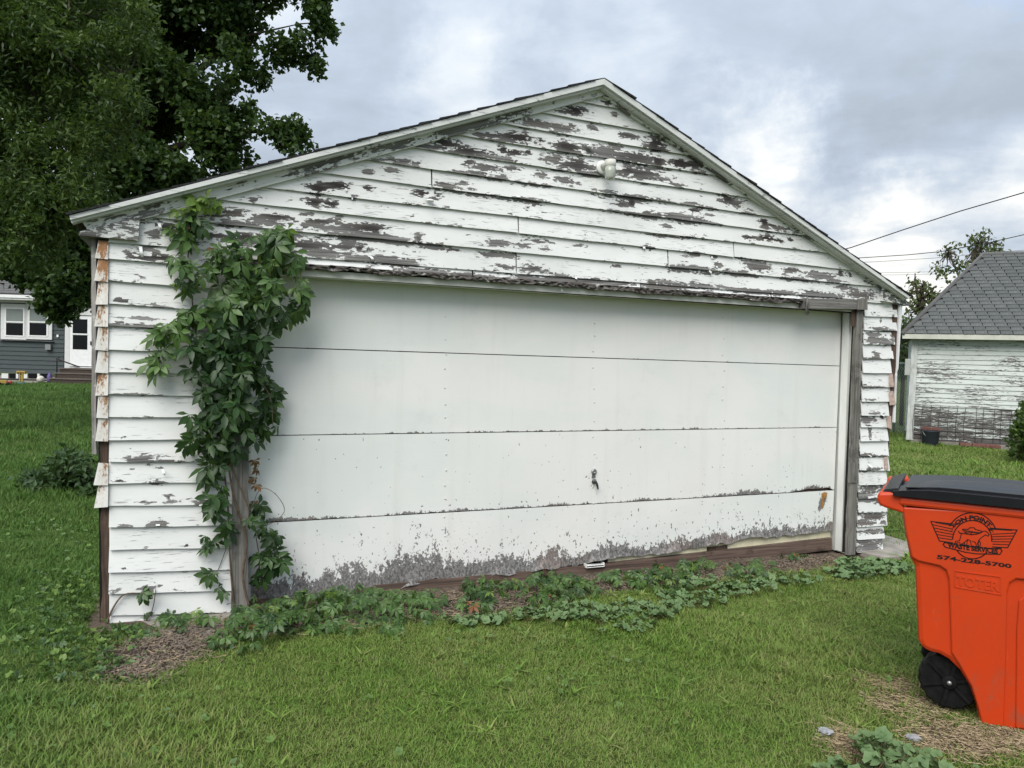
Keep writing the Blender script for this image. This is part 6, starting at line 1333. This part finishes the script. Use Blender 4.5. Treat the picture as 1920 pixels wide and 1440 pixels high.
dog += stroke([(600, 710), (625, 690), (680, 645), (720, 665), (725, 735)], .0032)+stroke([(680, 645), (660, 735)], .0028)+stroke([(745, 670), (780, 680), (800, 735)], .0032)+stroke([(830, 660), (815, 700), (825, 740)], .0050)+stroke([(520, 700), (550, 685), (575, 690), (580, 720)], .0028)+stroke([(640, 690), (625, 730)], .0028)+stroke([(600, 700), (605, 730)], .003)
car = stroke([(615, 520), (610, 505), (690, 505), (705, 485), (765, 485), (785, 510), (860, 528), (870, 545), (830, 552), (620, 520)], .0034)+stroke([(625, 540), (835, 558)], .0026)+stroke([(640, 552), (735, 580), (800, 568)], .0026)+stroke([(725, 562), (735, 578)], .004)
flat(dog, 'emblem_dog', M['print']); flat(car, 'emblem_car', M['print'])
ban = stroke([(370, 685), (350, 712), (380, 750), (480, 775), (640, 815), (780, 838), (1110, 845), (1140, 800), (1120, 765), (1060, 760)], .0042)+stroke([(365, 688), (480, 705), (600, 728), (760, 748), (1000, 765), (1130, 770)], .0036)
flat(ban, 'emblem_banner', M['print'])
def text_polys(s, bold=.0):
    cu = bpy.data.curves.new('lettering', 'FONT'); cu.body = s; cu.size = 1.0; cu.offset = bold; cu.resolution_u = 3
    ob = bpy.data.objects.new('lettering', cu); COL.objects.link(ob); dg = bpy.context.evaluated_depsgraph_get(); me = bpy.data.meshes.new_from_object(ob.evaluated_get(dg)); bpy.data.objects.remove(ob); bpy.data.curves.remove(cu)
    co = np.array([v.co[:] for v in me.vertices]).reshape(-1, 3)[:, :2]; fs = [tuple(p.vertices) for p in me.polygons]; bpy.data.meshes.remove(me); return co, fs
def set_text(s, p0, p1, hgt, name, mat, bold=.02, th=.0012, curve=None, lift=.0, parent=cart):
    """letters along picture line p0-p1 (baseline), cap height hgt in crop pixels"""
    co, fs = text_polys(s, bold); w = co[:, 0].max(); x0 = co[:, 0].min(); ch = .70
    m_ = MB(); V = []; N_ = []
    for (x, y) in co:
        f = (x-x0)/(w-x0)
        if curve: X_, Y_ = curve(f, y/ch*hgt)
        else: X_, Y_ = p0[0]+(p1[0]-p0[0])*f, p0[1]+(p1[1]-p0[1])*f-y/ch*hgt
        q = E_(X_, Y_); V.append((q[0], yside(q[1], lift+th), q[1])); N_.append((q[0], yside(q[1], lift), q[1]))
    n = len(V); edges = {}
    for f_ in fs:
        for a, b in zip(f_, f_[1:]+f_[:1]): edges[(a, b)] = 1
    m_.add(V+N_, fs+[(a, b, b+n, a+n) for (a, b) in edges if (b, a) not in edges]); return m_.build(name, mat, parent)
set_text('WASTE SERVICES', (410, 752), (1085, 838), 66, 'emblem_lettering', M['print'], .045)
set_text('574-228-5700', (265, 905), (1268, 1032), 52, 'phone_number', M['print'], .035)
def on_arc(f, h_):
    a = math.radians(139-(139-41)*f); rx_, ry_ = 283+h_, 268+h_; x, y = rx_*math.cos(a), -ry_*math.sin(a); t = .06
    return cx_+x*math.cos(t)-y*math.sin(t), cy_+x*math.sin(t)+y*math.cos(t)
set_text('ON POINT', None, None, 58, 'emblem_lettering', M['print'], .04, curve=on_arc)
# maker name moulded in the plastic
set_text('TOTER', (525, 1262), (1105, 1350), 130, 'moulded_lettering', M['orange'], .03, th=.003)
flat(stroke([(505, 1070), (1110, 1150)], .004)+stroke([(1125, 1165), (1125, 1390)], .004)+stroke([(505, 1070), (510, 1290)], .004)+stroke([(510, 1290), (1125, 1395)], .004), 'moulded_frame', M['orange'], th=.003)
# litter
for (px, py, lab) in ((1548, 1376, 'crumpled white plastic scrap on the dry patch beside the mallow'), (1712, 1388, 'small pale plastic scrap between mallow and cart')):
    g = ground(px, py); bm = bmesh.new(); bmesh.ops.create_icosphere(bm, subdivisions=3, radius=.03)
    for v in bm.verts: v.co *= random.uniform(.7, 1.25); v.co.z *= .3
    me = bpy.data.meshes.new('plastic_scrap'); bm.to_mesh(me); bm.free(); me.materials.append(M['plastic'] if 'plastic' in M else M.setdefault('plastic', plain('crinkled_clear_plastic', (.26, .27, .28), .3, .3, 60, .6)))
    o = link('plastic_scrap', me, None, label=lab, cat='litter'); o.location = (g.x, g.y, .012)
